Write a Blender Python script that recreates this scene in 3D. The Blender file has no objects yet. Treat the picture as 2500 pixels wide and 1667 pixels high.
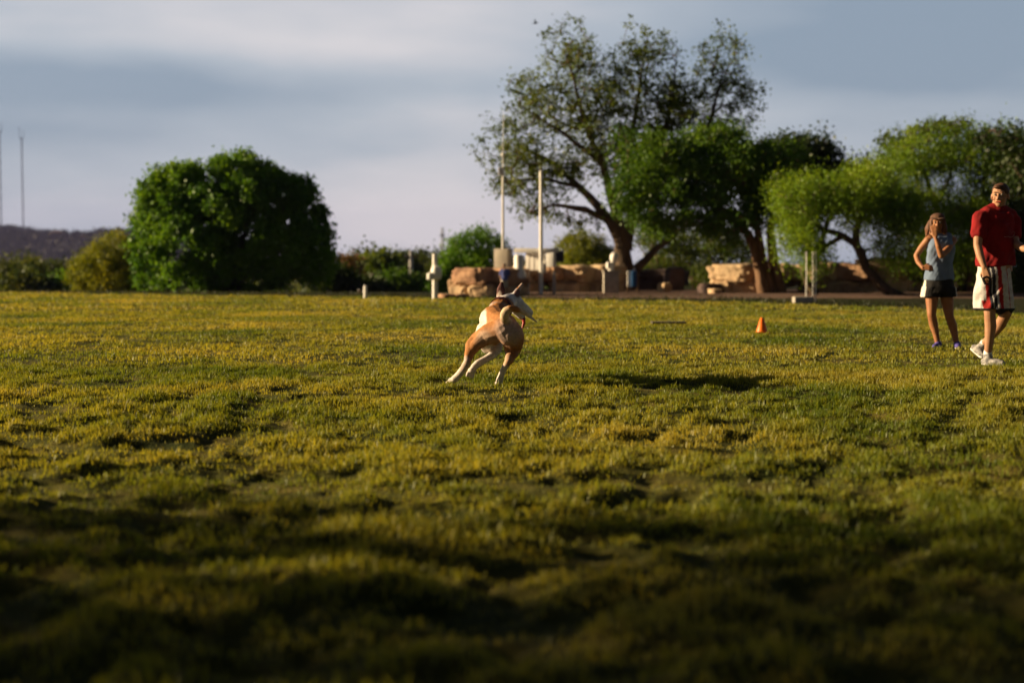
import bpy, bmesh, math, random
import numpy as np
from mathutils import Vector, Matrix
S = bpy.context.scene
random.seed(7); rng = np.random.default_rng(7)
R = math.radians

# ------------------------------------------------------------------ camera
FPX = 3472.2; PITCH = R(3.09); CAMH = 1.0
cam_d = bpy.data.cameras.new('camera'); cam = bpy.data.objects.new('camera', cam_d)
S.collection.objects.link(cam); S.camera = cam
cam.location = (0, 0, CAMH); cam.rotation_euler = (R(90) - PITCH, 0, 0)
cam_d.lens = 50; cam_d.sensor_width = 36; cam_d.sensor_fit = 'HORIZONTAL'
cam_d.clip_start = 0.1; cam_d.clip_end = 9000
cam_d.dof.use_dof = True; cam_d.dof.focus_distance = 11.8; cam_d.dof.aperture_fstop = 1.4

# ------------------------------------------------------------------ sun + sky
SUN_EL = R(15.5); LD = Vector((0.99, -0.14, 0)).normalized()      # LD: where the light travels
sd = bpy.data.lights.new('sun', 'SUN'); sun = bpy.data.objects.new('sun', sd); S.collection.objects.link(sun)
sd.energy = 5.0; sd.angle = R(0.55); sd.color = (1.0, 0.755, 0.44)
v = Vector((LD.x * math.cos(SUN_EL), LD.y * math.cos(SUN_EL), -math.sin(SUN_EL)))
sun.rotation_euler = v.to_track_quat('-Z', 'Y').to_euler()
sun.location = (-40, -12, 20)
W_ = bpy.data.worlds.new('World'); S.world = W_; W_.use_nodes = True
nt = W_.node_tree; nt.nodes.clear()
def wn(t, **k):
    n = nt.nodes.new(t)
    for a, b in k.items(): setattr(n, a, b)
    return n
out = wn('ShaderNodeOutputWorld'); bg = wn('ShaderNodeBackground'); bg.inputs['Strength'].default_value = 0.068
nt.links.new(bg.outputs[0], out.inputs[0])
sky = wn('ShaderNodeTexSky', sky_type='NISHITA', sun_disc=False)
sky.sun_elevation = SUN_EL; sky.sun_rotation = math.atan2(-LD.x, -LD.y); sky.dust_density = 2.0
tc = wn('ShaderNodeTexCoord')
mp = wn('ShaderNodeMapping'); mp.inputs['Scale'].default_value = (2.6, 1.4, 10.0); mp.inputs['Location'].default_value = (3.1, 0.4, 1.7); mp.inputs['Rotation'].default_value = (0, R(-1.5), 0)
nz = wn('ShaderNodeTexNoise'); nz.inputs['Scale'].default_value = 1.15; nz.inputs['Detail'].default_value = 4; nz.inputs['Roughness'].default_value = 0.5
nt.links.new(tc.outputs['Generated'], mp.inputs[0]); nt.links.new(mp.outputs[0], nz.inputs['Vector'])
def blob(px, py, sx, sz, amp):
    """soft patch of cloud centred on a direction of the sky"""
    d = Vector(((px - 1250) / FPX, 1, (646 - py) / FPX)).normalized()
    a = wn('ShaderNodeVectorMath', operation='SUBTRACT'); a.inputs[1].default_value = d
    nt.links.new(tc.outputs['Generated'], a.inputs[0])
    b = wn('ShaderNodeVectorMath', operation='MULTIPLY'); b.inputs[1].default_value = (1 / sx, 1 / sx, 1 / sz)
    nt.links.new(a.outputs[0], b.inputs[0])
    l = wn('ShaderNodeVectorMath', operation='LENGTH'); nt.links.new(b.outputs[0], l.inputs[0])
    m = wn('ShaderNodeMapRange', interpolation_type='SMOOTHERSTEP'); m.inputs['From Min'].default_value = 0; m.inputs['From Max'].default_value = 1
    m.inputs['To Min'].default_value = amp; m.inputs['To Max'].default_value = 0
    nt.links.new(l.outputs['Value'], m.inputs[0]); return m.outputs[0]
acc = nz.outputs[0]
for b in ((480, 60, .36, .055, .24), (420, 200, .42, .034, -.16), (1500, 230, .3, .05, -.06), (2150, 90, .26, .06, -.22), (2000, 300, .26, .034, .12), (1750, 400, .3, .025, .08), (900, 450, .7, .05, .12), (1100, 600, .9, .06, .14), (100, 240, .3, .04, -.08)):
    ad = wn('ShaderNodeMath', operation='ADD'); nt.links.new(acc, ad.inputs[0]); nt.links.new(blob(*b), ad.inputs[1]); acc = ad.outputs[0]
cr = wn('ShaderNodeValToRGB')
SKY_LO = (2.35, 2.75, 3.7, 1); SKY_HI = (6.0, 5.5, 6.1, 1)
cr.color_ramp.elements[0].position = .30; cr.color_ramp.elements[0].color = (.225, .29, .365, 1)
cr.color_ramp.elements[1].position = .82; cr.color_ramp.elements[1].color = (.63, .60, .61, 1)
e = cr.color_ramp.elements.new(.55); e.color = (.375, .42, .475, 1)
nt.links.new(acc, cr.inputs[0])
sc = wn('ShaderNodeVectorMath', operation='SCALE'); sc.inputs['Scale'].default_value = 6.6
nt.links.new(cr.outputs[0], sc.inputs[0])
mx = wn('ShaderNodeMix', data_type='RGBA'); mx.inputs[0].default_value = .9
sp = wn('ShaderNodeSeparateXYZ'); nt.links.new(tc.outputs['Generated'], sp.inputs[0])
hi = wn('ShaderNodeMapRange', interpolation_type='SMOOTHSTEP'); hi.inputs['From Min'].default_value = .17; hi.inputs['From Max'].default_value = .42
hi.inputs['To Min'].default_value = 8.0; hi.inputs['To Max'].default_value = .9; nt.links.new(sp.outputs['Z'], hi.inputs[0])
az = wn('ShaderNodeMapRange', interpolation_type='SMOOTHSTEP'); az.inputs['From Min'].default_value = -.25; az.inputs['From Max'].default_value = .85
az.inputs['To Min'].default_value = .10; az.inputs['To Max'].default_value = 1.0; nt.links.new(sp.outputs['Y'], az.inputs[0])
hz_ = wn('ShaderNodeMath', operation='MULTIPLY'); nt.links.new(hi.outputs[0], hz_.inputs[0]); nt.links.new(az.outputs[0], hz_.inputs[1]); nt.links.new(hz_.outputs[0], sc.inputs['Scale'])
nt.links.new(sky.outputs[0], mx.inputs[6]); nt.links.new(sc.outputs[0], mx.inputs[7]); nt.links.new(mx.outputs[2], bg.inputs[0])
S.view_settings.view_transform = 'Standard'; S.view_settings.look = 'None'; S.view_settings.gamma = 1
S.view_settings.exposure = 1.15

# ------------------------------------------------------------------ helpers
def PX(px, py, D):
    """world point seen at pixel (px,py) of the 2500x1667 photograph at depth D along +Y"""
    cx, cy = (px - 1250) / FPX, -(py - 833.5) / FPX
    c, s = math.cos(PITCH), math.sin(PITCH)
    dy = c + cy * s; dz = -s + cy * c
    k = D / dy
    return Vector((cx * k, D, CAMH + dz * k))
def smooth(t): t = np.clip(t, 0, 1); return t * t * (3 - 2 * t)
def hash2(ix, iy, seed):
    h = (ix.astype(np.int64) * 374761393 + iy.astype(np.int64) * 668265263 + seed * 974634777) & 0x7fffffff
    h = ((h ^ (h >> 13)) * 1274126177) & 0x7fffffff
    return ((h ^ (h >> 16)) & 0xffff) / 65535.0
def vnoise(x, y, seed=0):
    ix, iy = np.floor(x), np.floor(y); fx, fy = smooth(x - ix), smooth(y - iy)
    a, b = hash2(ix, iy, seed), hash2(ix + 1, iy, seed); c, d = hash2(ix, iy + 1, seed), hash2(ix + 1, iy + 1, seed)
    return (a + (b - a) * fx) * (1 - fy) + (c + (d - c) * fx) * fy
def fbm(x, y, o=4, seed=0):
    s = 0; a = 1; t = 0
    for i in range(o):
        s = s + a * vnoise(x * 2 ** i + 17.3 * i, y * 2 ** i - 9.1 * i, seed + i); t += a; a *= .5
    return s / t - .5
EX = [-60, -20, -6, 1, 6, 9.5, 10.6, 14, 30]; EY = [64, 52, 44, 40.5, 37.5, 31.5, 27.5, 24, 20]
def lawn_edge(x): return np.interp(x, EX, EY)
def ground_z(x, y):
    x = np.asarray(x, float); y = np.asarray(y, float)
    yc = 47 + 17 * smooth((x + 1) / 5) + 3 * smooth((-x - 10) / 20)
    z = -9.5 * smooth((y - yc) / 170)
    near = 1 - smooth((y - lawn_edge(x) + 1) / 2)
    far_fade = 1 / (1 + np.maximum(0, np.hypot(x, y) - 80) / 30)
    b = 0.04 * fbm(x / 1.3, y / 1.1, 2, 3) + 0.07 * fbm(x / .30 , y / .24, 2, 11) + 0.07 * fbm(x / .13, y / .11, 2, 21)
    for fx, fy, fr in ((-.40, 11.75, .20), (-.10, 11.7, .20), (-.2, 12.1, .2), (4.55, 14.15, .40), (4.7, 14.6, .3), (5.45, 16.95, .30), (5.95, 16.95, .30), (3.65, 20.75, .25), (2.57, 23.4, .4)):
        b = b * (1 - .93 * np.exp(-(((x - fx) / fr) ** 2 + ((y - fy) / fr) ** 2)))
    b = b * (.60 + .6 * (1 - smooth((y - 8) / 6)))
    z = z + (b * (.25 + .75 * near)) * far_fade * (.12 + .88 * near)
    z = z + 1.2 * fbm(x / 40, y / 40, 3, 5) * smooth((y - 90) / 80)
    return z
def link(o, parent=None):
    S.collection.objects.link(o)
    if parent is not None: o.parent = parent
    return o
def tag(o, label=None, cat=None, group=None, kind=None):
    for k, vv in (('label', label), ('category', cat), ('group', group), ('kind', kind)):
        if vv: o[k] = vv
    return o
def empty(name, loc, label, cat, group=None):
    o = bpy.data.objects.new(name, None); o.location = loc; o.empty_display_size = .2; link(o)
    tag(o, label, cat, group)
    bpy.context.view_layer.update(); return o
def npmesh(name, V, F, mat, parent=None, smooth_=False, attr=None):
    V = np.asarray(V, np.float32); F = np.asarray(F, np.int32)
    if parent is not None: V = V - np.array(parent.matrix_world.translation if parent.parent is None else (parent.parent.location + parent.location), np.float32)
    me = bpy.data.meshes.new(name); n = F.shape[1]
    me.vertices.add(len(V)); me.vertices.foreach_set('co', V.ravel())
    me.loops.add(F.size); me.loops.foreach_set('vertex_index', F.ravel())
    me.polygons.add(len(F)); me.polygons.foreach_set('loop_start', np.arange(0, F.size, n, dtype=np.int32))
    if smooth_: me.polygons.foreach_set('use_smooth', np.ones(len(F), bool))
    me.update(calc_edges=True)
    if attr is not None:
        for k, a in attr.items():
            at = me.attributes.new(k, 'FLOAT', 'POINT'); at.data.foreach_set('value', np.asarray(a, np.float32))
    me.materials.append(mat)
    return link(bpy.data.objects.new(name, me), parent)
class MB:
    def __init__(s): s.v = []; s.f = []
    def add(s, V, F):
        o = len(s.v); s.v += [tuple(p) for p in V]; s.f += [tuple(i + o for i in f) for f in F]; return s
    def box(s, c, size, rz=0, bev=0):
        c = Vector(c); M = Matrix.Rotation(rz, 3, 'Z')
        if bev <= 0:
            V = [c + M @ Vector((x * size[0] / 2, y * size[1] / 2, z * size[2] / 2)) for x in (-1, 1) for y in (-1, 1) for z in (-1, 1)]
            return s.add(V, [(0, 1, 3, 2), (4, 6, 7, 5), (0, 4, 5, 1), (2, 3, 7, 6), (0, 2, 6, 4), (1, 5, 7, 3)])
        bm = bmesh.new(); bmesh.ops.create_cube(bm, size=1)
        for q in bm.verts: q.co = Vector((q.co.x * size[0], q.co.y * size[1], q.co.z * size[2]))
        bmesh.ops.bevel(bm, geom=list(bm.edges), offset=bev, segments=2, affect='EDGES', profile=.6)
        bm.verts.index_update()
        s.add([c + M @ q.co for q in bm.verts], [[q.index for q in f.verts] for f in bm.faces]); bm.free(); return s
    def rings(s, R_, n):
        V = [p for r in R_ for p in r]; F = []
        for i in range(len(R_) - 1):
            for j in range(n):
                a = i * n + j; b = i * n + (j + 1) % n; F.append((a, b, b + n, a + n))
        F.append(tuple(range(n - 1, -1, -1))); F.append(tuple(range((len(R_) - 1) * n, len(R_) * n)))
        return s.add(V, F)
    def lathe(s, c, prof, n=20, ell=1.0, axis=None):
        c = Vector(c); M = Matrix.Identity(3) if axis is None else Vector((0, 0, 1)).rotation_difference(Vector(axis)).to_matrix()
        return s.rings([[c + M @ Vector((r * math.cos(2 * math.pi * k / n), r * ell * math.sin(2 * math.pi * k / n), z)) for k in range(n)] for r, z in prof], n)
    def tube(s, pts, rad, n=8):
        pts = [Vector(p) for p in pts]; rad = rad if hasattr(rad, '__len__') else [rad] * len(pts)
        R_ = []; up = Vector((0, 0, 1))
        for i, p in enumerate(pts):
            d = (pts[min(i + 1, len(pts) - 1)] - pts[max(i - 1, 0)]).normalized()
            if i == 0: a = d.cross(up if abs(d.z) < .9 else Vector((1, 0, 0))).normalized()
            else: a = (a - d * a.dot(d)).normalized()
            b = d.cross(a)
            R_.append([p + (a * math.cos(2 * math.pi * k / n) + b * math.sin(2 * math.pi * k / n)) * rad[i] for k in range(n)])
        return s.rings(R_, n)
    def build(s, name, mat, parent=None, smooth_=True):
        me = bpy.data.meshes.new(name)
        off = Vector((0, 0, 0))
        q = parent
        while q is not None: off = off + q.location; q = q.parent
        me.from_pydata([Vector(p) - off for p in s.v], [], s.f); me.update()
        if smooth_:
            me.polygons.foreach_set('use_smooth', [True] * len(me.polygons)); me.set_sharp_from_angle(angle=R(40))
        me.materials.append(mat)
        return link(bpy.data.objects.new(name, me), parent)
# organic bodies: overlapping tapered capsules and ellipsoids fused by a voxel remesh, baked
class Body:
    def __init__(s): s.v = []; s.f = []
    def ball(s, c, r, Mx=None, n=14, m=9):
        c = np.array(c, float); r = np.array(r if hasattr(r, '__len__') else (r, r, r), float)
        o = len(s.v); P = [(0, 0, 1)]
        for i in range(1, m):
            t = math.pi * i / m
            P += [(math.sin(t) * math.cos(2 * math.pi * j / n), math.sin(t) * math.sin(2 * math.pi * j / n), math.cos(t)) for j in range(n)]
        P.append((0, 0, -1)); P = np.array(P) * r
        if Mx is not None: P = P @ np.array(Mx.to_3x3()).T
        s.v += [tuple(q) for q in P + c]
        for j in range(n): s.f.append((o, o + 1 + j, o + 1 + (j + 1) % n))
        for i in range(m - 2):
            for j in range(n):
                a = o + 1 + i * n + j; b = o + 1 + i * n + (j + 1) % n; s.f.append((a, a + n, b + n, b))
        l = o + 1 + (m - 1) * n
        for j in range(n): s.f.append((l, l - n + (j + 1) % n, l - n + j))
        return s
    def limb(s, pts, rad, flat=None, n=14):
        """tapered capsules from joint to joint; flat=(axis, factor) squashes across an axis"""
        pts = [Vector(p) for p in pts]
        for i in range(len(pts) - 1):
            a, b, ra, rb = pts[i], pts[i + 1], rad[i], rad[i + 1]
            L = (b - a).length
            if L < 1e-6: continue
            d = (b - a) / L
            if flat:
                x = Vector(flat[0]); x = (x - d * x.dot(d)).normalized(); y = d.cross(x); fx = flat[1]
            else:
                x = d.orthogonal().normalized(); y = d.cross(x); fx = 1
            o = len(s.v); RR = []
            for t in (0.02, 30, 60): RR.append((-ra * math.cos(R(t)), ra * math.sin(R(t)) if t > 1 else ra * .05))
            RR += [(0, ra), (L / 2, (ra + rb) / 2), (L, rb)]
            for t in (60, 30, 0.02): RR.append((L + rb * math.cos(R(t)), rb * math.sin(R(t)) if t > 1 else rb * .05))
            for h, r in RR:
                for k in range(n):
                    an = 2 * math.pi * k / n; s.v.append(tuple(a + d * h + x * (r * fx * math.cos(an)) + y * (r * math.sin(an))))
            m = len(RR)
            for i2 in range(m - 1):
                for j in range(n):
                    q = o + i2 * n + j; w = o + i2 * n + (j + 1) % n; s.f.append((q, w, w + n, q + n))
            s.f.append(tuple(o + k for k in range(n - 1, -1, -1))); s.f.append(tuple(o + (m - 1) * n + k for k in range(n)))
        return s
    def loft(s, secs, n=20):
        """closed loft of ellipses: (centre, rx, ry)"""
        o = len(s.v); 
        for c, rx, ry in secs:
            c = Vector(c)
            for k in range(n):
                an = 2 * math.pi * k / n; s.v.append((c.x + rx * math.cos(an), c.y + ry * math.sin(an), c.z))
        m = len(secs); flip = secs[-1][0][2] < secs[0][0][2]
        F = []
        for i in range(m - 1):
            for j in range(n):
                q = o + i * n + j; w = o + i * n + (j + 1) % n; F.append((q, w, w + n, q + n))
        F.append(tuple(o + k for k in range(n - 1, -1, -1))); F.append(tuple(o + (m - 1) * n + k for k in range(n)))
        s.f += [f[::-1] for f in F] if flip else F
        return s
    def bake(s, name, mat, parent=None, voxel=.007, it=6, paint=None, fac=.5, ripple=0):
        me = bpy.data.meshes.new('tmp'); me.from_pydata(s.v, [], s.f); me.update()
        o = bpy.data.objects.new('tmp', me); S.collection.objects.link(o)
        m = o.modifiers.new('r', 'REMESH'); m.mode = 'VOXEL'; m.voxel_size = voxel
        k = o.modifiers.new('s', 'SMOOTH'); k.factor = fac; k.iterations = it
        dg = bpy.context.evaluated_depsgraph_get(); ev = o.evaluated_get(dg)
        nm = bpy.data.meshes.new_from_object(ev, depsgraph=dg); nm.name = name
        bpy.data.objects.remove(o); bpy.data.meshes.remove(me)
        N = len(nm.vertices); co = np.zeros(N * 3, np.float32); nm.vertices.foreach_get('co', co); co = co.reshape(-1, 3)
        if ripple:
            no = np.zeros(N * 3, np.float32); nm.vertices.foreach_get('normal', no); no = no.reshape(-1, 3)
            h = fbm(co[:, 0] * 9 + co[:, 2] * 4, co[:, 2] * 5 + co[:, 1] * 7, 2, 91) + .6 * fbm(co[:, 0] * 16 - co[:, 2] * 10, co[:, 1] * 12 + 3, 2, 97)
            co = co + no * (h * ripple)[:, None]
        if paint:
            c = paint(co); rgba = np.ones((N, 4), np.float32); rgba[:, :3] = c
            a = nm.color_attributes.new('Col', 'FLOAT_COLOR', 'POINT'); a.data.foreach_set('color', rgba.ravel())
        off = Vector((0, 0, 0)); q = parent
        while q is not None: off = off + q.location; q = q.parent
        nm.vertices.foreach_set('co', (co - np.array(off, np.float32)).ravel()); nm.update()
        nm.polygons.foreach_set('use_smooth', np.ones(len(nm.polygons), bool))
        nm.materials.clear(); nm.materials.append(mat)
        return link(bpy.data.objects.new(name, nm), parent)
def painter(base, spots):
    """coat/cloth colours and painted shade: ellipsoid patches (centre, radius, colour, softness) laid over a base colour"""
    def f(co):
        c = np.tile(np.array(base, np.float32), (len(co), 1))
        wob = fbm(co[:, 0] * 14 + co[:, 1] * 9, co[:, 2] * 14 - co[:, 1] * 6, 3, 77)
        for s in spots:
            ctr, r, col = s[0], s[1], s[2]; soft = s[3] if len(s) > 3 else .2
            r = np.array(r if hasattr(r, '__len__') else (r, r, r)); d = np.sqrt((((co - np.array(ctr)) / r) ** 2).sum(1)) + wob * .35
            w = (1 - smooth((d - 1 + soft) / (2 * soft)))[:, None]; c = c * (1 - w) + np.array(col, np.float32) * w
        return c
    return f

# ------------------------------------------------------------------ materials
def mat(name, c1, c2=None, scale=8, rough=.8, bump=0, bscale=None, metal=0, attr=False, trans=0, stretch=None, spec=.3, det=5):
    m = bpy.data.materials.new(name); m.use_nodes = True; t = m.node_tree; N = t.nodes; L = t.links
    p = N['Principled BSDF']; p.inputs['Roughness'].default_value = rough; p.inputs['Metallic'].default_value = metal
    p.inputs['Specular IOR Level'].default_value = spec
    g = N.new('ShaderNodeTexCoord'); mpn = N.new('ShaderNodeMapping'); L.new(g.outputs['Object'], mpn.inputs[0])
    if stretch: mpn.inputs['Scale'].default_value = stretch
    n = N.new('ShaderNodeTexNoise'); n.inputs['Scale'].default_value = scale; n.inputs['Detail'].default_value = det; L.new(mpn.outputs[0], n.inputs['Vector'])
    x = N.new('ShaderNodeMix'); x.data_type = 'RGBA'
    if attr:
        a = N.new('ShaderNodeAttribute'); a.attribute_name = 'Col'; mul = N.new('ShaderNodeVectorMath'); mul.operation = 'SCALE'; mul.inputs['Scale'].default_value = .72
        L.new(a.outputs['Color'], x.inputs[6]); L.new(a.outputs['Color'], mul.inputs[0]); L.new(mul.outputs[0], x.inputs[7])
    else:
        x.inputs[6].default_value = (*c1, 1); x.inputs[7].default_value = (*(c2 or [q * .7 for q in c1]), 1)
    r = N.new('ShaderNodeMapRange'); r.inputs['From Min'].default_value = .35; r.inputs['From Max'].default_value = .65
    L.new(n.outputs[0], r.inputs[0]); L.new(r.outputs[0], x.inputs[0]); L.new(x.outputs[2], p.inputs['Base Color'])
    if bump:
        b = N.new('ShaderNodeBump'); b.inputs['Strength'].default_value = 1; b.inputs['Distance'].default_value = bump
        n2 = N.new('ShaderNodeTexNoise'); n2.inputs['Scale'].default_value = bscale or scale * 3; n2.inputs['Detail'].default_value = 6; L.new(mpn.outputs[0], n2.inputs['Vector'])
        L.new(n2.outputs[0], b.inputs['Height']); L.new(b.outputs[0], p.inputs['Normal'])
    if trans:
        p.inputs['Subsurface Weight'].default_value = trans; p.inputs['Subsurface Radius'].default_value = (.02, .006, .003); p.inputs['Subsurface Scale'].default_value = .5
    return m
def leaf_mat(name, cols, trans=.4, nscale=.5, lift=1.0, patches=None):
    """leaf colour by per-leaf random value and slow patches; part of the light passes through"""
    m = bpy.data.materials.new(name); m.use_nodes = True; t = m.node_tree; N = t.nodes; L = t.links; N.clear()
    o = N.new('ShaderNodeOutputMaterial'); a = N.new('ShaderNodeAttribute'); a.attribute_name = 'var'
    g = N.new('ShaderNodeTexCoord'); n = N.new('ShaderNodeTexNoise'); n.inputs['Scale'].default_value = nscale; n.inputs['Detail'].default_value = 3
    L.new(g.outputs['Object'], n.inputs['Vector'])
    ad = N.new('ShaderNodeMath'); ad.operation = 'MULTIPLY_ADD'; ad.inputs[1].default_value = 2.4; ad.inputs[2].default_value = -.95; L.new(n.outputs[0], ad.inputs[0])
    mu = N.new('ShaderNodeMath'); mu.operation = 'MULTIPLY_ADD'; mu.inputs[1].default_value = .7; L.new(a.outputs['Fac'], mu.inputs[0]); L.new(ad.outputs[0], mu.inputs[2])
    r = N.new('ShaderNodeValToRGB'); el = r.color_ramp.elements
    for i, c in enumerate(cols):
        q = el[i] if i < 2 else el.new(.5); q.color = (*[k * lift for k in c], 1)
    n_ = len(cols); es = sorted(range(n_))
    for i in range(n_): el[i].position = i / (n_ - 1)
    for i, c in enumerate(cols): el[i].color = (*[k * lift for k in c], 1)
    L.new(mu.outputs[0], r.inputs[0])
    d = N.new('ShaderNodeBsdfDiffuse'); tr = N.new('ShaderNodeBsdfTranslucent'); gl = N.new('ShaderNodeBsdfGlossy'); gl.inputs['Roughness'].default_value = .45
    gl.inputs['Color'].default_value = (.5, .5, .5, 1)
    tint = N.new('ShaderNodeMix'); tint.data_type = 'RGBA'; tint.blend_type = 'MULTIPLY'; tint.inputs[0].default_value = 1; tint.inputs[7].default_value = (1.5, 1.25, .5, 1)
    L.new(r.outputs[0], tint.inputs[6]); L.new(r.outputs[0], d.inputs[0]); L.new(tint.outputs[2], tr.inputs[0])
    x = N.new('ShaderNodeMixShader'); x.inputs[0].default_value = trans; L.new(d.outputs[0], x.inputs[1]); L.new(tr.outputs[0], x.inputs[2])
    y = N.new('ShaderNodeMixShader'); y.inputs[0].default_value = .03; L.new(x.outputs[0], y.inputs[1]); L.new(gl.outputs[0], y.inputs[2])
    L.new(y.outputs[0], o.inputs[0]); return m
M = {}
M['bark'] = mat('bark', (.11, .075, .05), (.05, .035, .025), 6, .95, .03, 14, stretch=(1, 1, .25))
M['bark_red'] = mat('bark_red', (.22, .13, .075), (.09, .05, .03), 6, .95, .03, 14, stretch=(1, 1, .2))
M['lime'] = mat('limestone', (.58, .43, .27), (.34, .22, .13), 1.6, .95, .06, 5)
M['white'] = mat('white_paint', (.84, .82, .79), (.70, .68, .65), 3, .5)
M['beige'] = mat('beige_paint', (.47, .42, .34), (.36, .32, .27), 3, .6)
M['concrete'] = mat('concrete', (.45, .41, .35), (.32, .29, .25), 7, .9, .004, 30)
M['dark'] = mat('dark_metal', (.035, .04, .06), (.02, .022, .03), 6, .5)
M['steel'] = mat('galvanised', (.45, .43, .42), (.33, .32, .33), 5, .45, metal=.3)
M['blue'] = mat('blue_paint', (.03, .13, .34), (.02, .09, .25), 5, .5)
M['wood'] = mat('weathered_wood', (.30, .19, .11), (.17, .11, .07), 5, .85, .004, 20, stretch=(1, 1, .15))
M['orange'] = mat('orange_plastic', (.95, .20, .012), (.75, .14, .01), 12, .45)
M['skin_f'] = mat('skin_tan', (.34, .155, .07), (.27, .11, .05), 20, .55, trans=.05)
M['skin_m'] = mat('skin_fair', (.38, .21, .12), (.32, .16, .09), 20, .55, trans=.05)
M['attr'] = mat('cloth_panels', (1, 1, 1), scale=25, rough=.85, attr=True, bump=.003, bscale=90)
M['fur'] = mat('short_fur', (1, 1, 1), scale=40, rough=.75, attr=True, bump=.003, bscale=160, stretch=(1, .35, 1))
M['hair'] = mat('brown_hair', (.09, .04, .02), (.04, .018, .01), 30, .6, .008, 60, stretch=(1, 1, .25))
M['black'] = mat('black_cloth', (.012, .012, .014), (.02, .02, .022), 20, .85, .002, 60)
M['nose'] = mat('wet_black', (.012, .01, .01), (.02, .015, .015), 20, .3)
M['tongue'] = mat('tongue_red', (.45, .05, .04), (.30, .03, .03), 30, .35)
M['collar'] = mat('maroon_webbing', (.085, .012, .014), (.05, .008, .01), 60, .7)
M['eye'] = mat('eye_white', (.35, .3, .27), (.3, .25, .22), 30, .3)

# ------------------------------------------------------------------ ground
def build_ground():
    fine = np.arange(-34, 34.01, .17); side = np.concatenate([np.arange(-178, -34, 4.0), [], ])
    ang = np.concatenate([np.arange(-180, -50, 5.0), np.arange(-50, -34, 1.0), fine, np.arange(35, 50, 1.0), np.arange(50, 180, 5.0)])
    rad = [0.4]
    while rad[-1] < 60: rad.append(rad[-1] * 1.0085 + .004)
    while rad[-1] < 8000: rad.append(rad[-1] * 1.06)
    rad = np.array(rad); A, Rr = np.meshgrid(np.radians(ang), rad)
    X = np.sin(A) * Rr; Y = np.cos(A) * Rr; Z = ground_z(X, Y)
    na, nr = len(ang), len(rad)
    i = np.arange(nr - 1)[:, None] * na; j = np.arange(na)[None, :]; j2 = (j + 1) % na
    F = np.stack([i + j, i + j2, i + j2 + na, i + j + na], -1).reshape(-1, 4)[:, ::-1]
    V = np.stack([X, Y, Z], -1).reshape(-1, 3)
    c0 = len(V); V = np.vstack([V, [[0, 0, float(ground_z(0., 0.))]]])
    e = (Y - lawn_edge(X)).ravel(); e = np.append(e, -10)
    z = smooth((e + .15) / .5)
    m = bpy.data.materials.new('turf_soil'); m.use_nodes = True; t = m.node_tree; N = t.nodes; L = t.links; p = N['Principled BSDF']
    p.inputs['Roughness'].default_value = 1; p.inputs['Specular IOR Level'].default_value = .1
    g = N.new('ShaderNodeTexCoord'); n1 = N.new('ShaderNodeTexNoise'); n1.inputs['Scale'].default_value = 1.3; n1.inputs['Detail'].default_value = 9; n1.inputs['Roughness'].default_value = .72
    mpp = N.new('ShaderNodeMapping'); mpp.inputs['Scale'].default_value = (.8, 1.6, 1)
    L.new(g.outputs['Object'], mpp.inputs[0]); L.new(mpp.outputs[0], n1.inputs['Vector'])
    r = N.new('ShaderNodeValToRGB'); r.color_ramp.elements[0].position = .36; r.color_ramp.elements[0].color = (.026, .040, .008, 1)
    r.color_ramp.elements[1].position = .66; r.color_ramp.elements[1].color = (.17, .135, .035, 1)
    q = r.color_ramp.elements.new(.5); q.color = (.085, .085, .018, 1); L.new(n1.outputs[0], r.inputs[0])
    a = N.new('ShaderNodeAttribute'); a.attribute_name = 'bed'
    x = N.new('ShaderNodeMix'); x.data_type = 'RGBA'; x.inputs[7].default_value = (.022, .024, .008, 1)
    L.new(a.outputs['Fac'], x.inputs[0]); L.new(r.outputs[0], x.inputs[6]); L.new(x.outputs[2], p.inputs['Base Color'])
    b = N.new('ShaderNodeBump'); b.inputs['Distance'].default_value = .06; b.inputs['Strength'].default_value = 1
    n2 = N.new('ShaderNodeTexNoise'); n2.inputs['Scale'].default_value = 14; n2.inputs['Detail'].default_value = 8; n2.inputs['Roughness'].default_value = .7; L.new(g.outputs['Object'], n2.inputs['Vector'])
    L.new(n2.outputs[0], b.inputs['Height']); L.new(b.outputs[0], p.inputs['Normal'])
    o = npmesh('ground', V, F, m, smooth_=True, attr={'bed': z})
    tag(o, kind='structure')
    # centre cap is left to the innermost ring: close it with a fan
    return o
build_ground()

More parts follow.
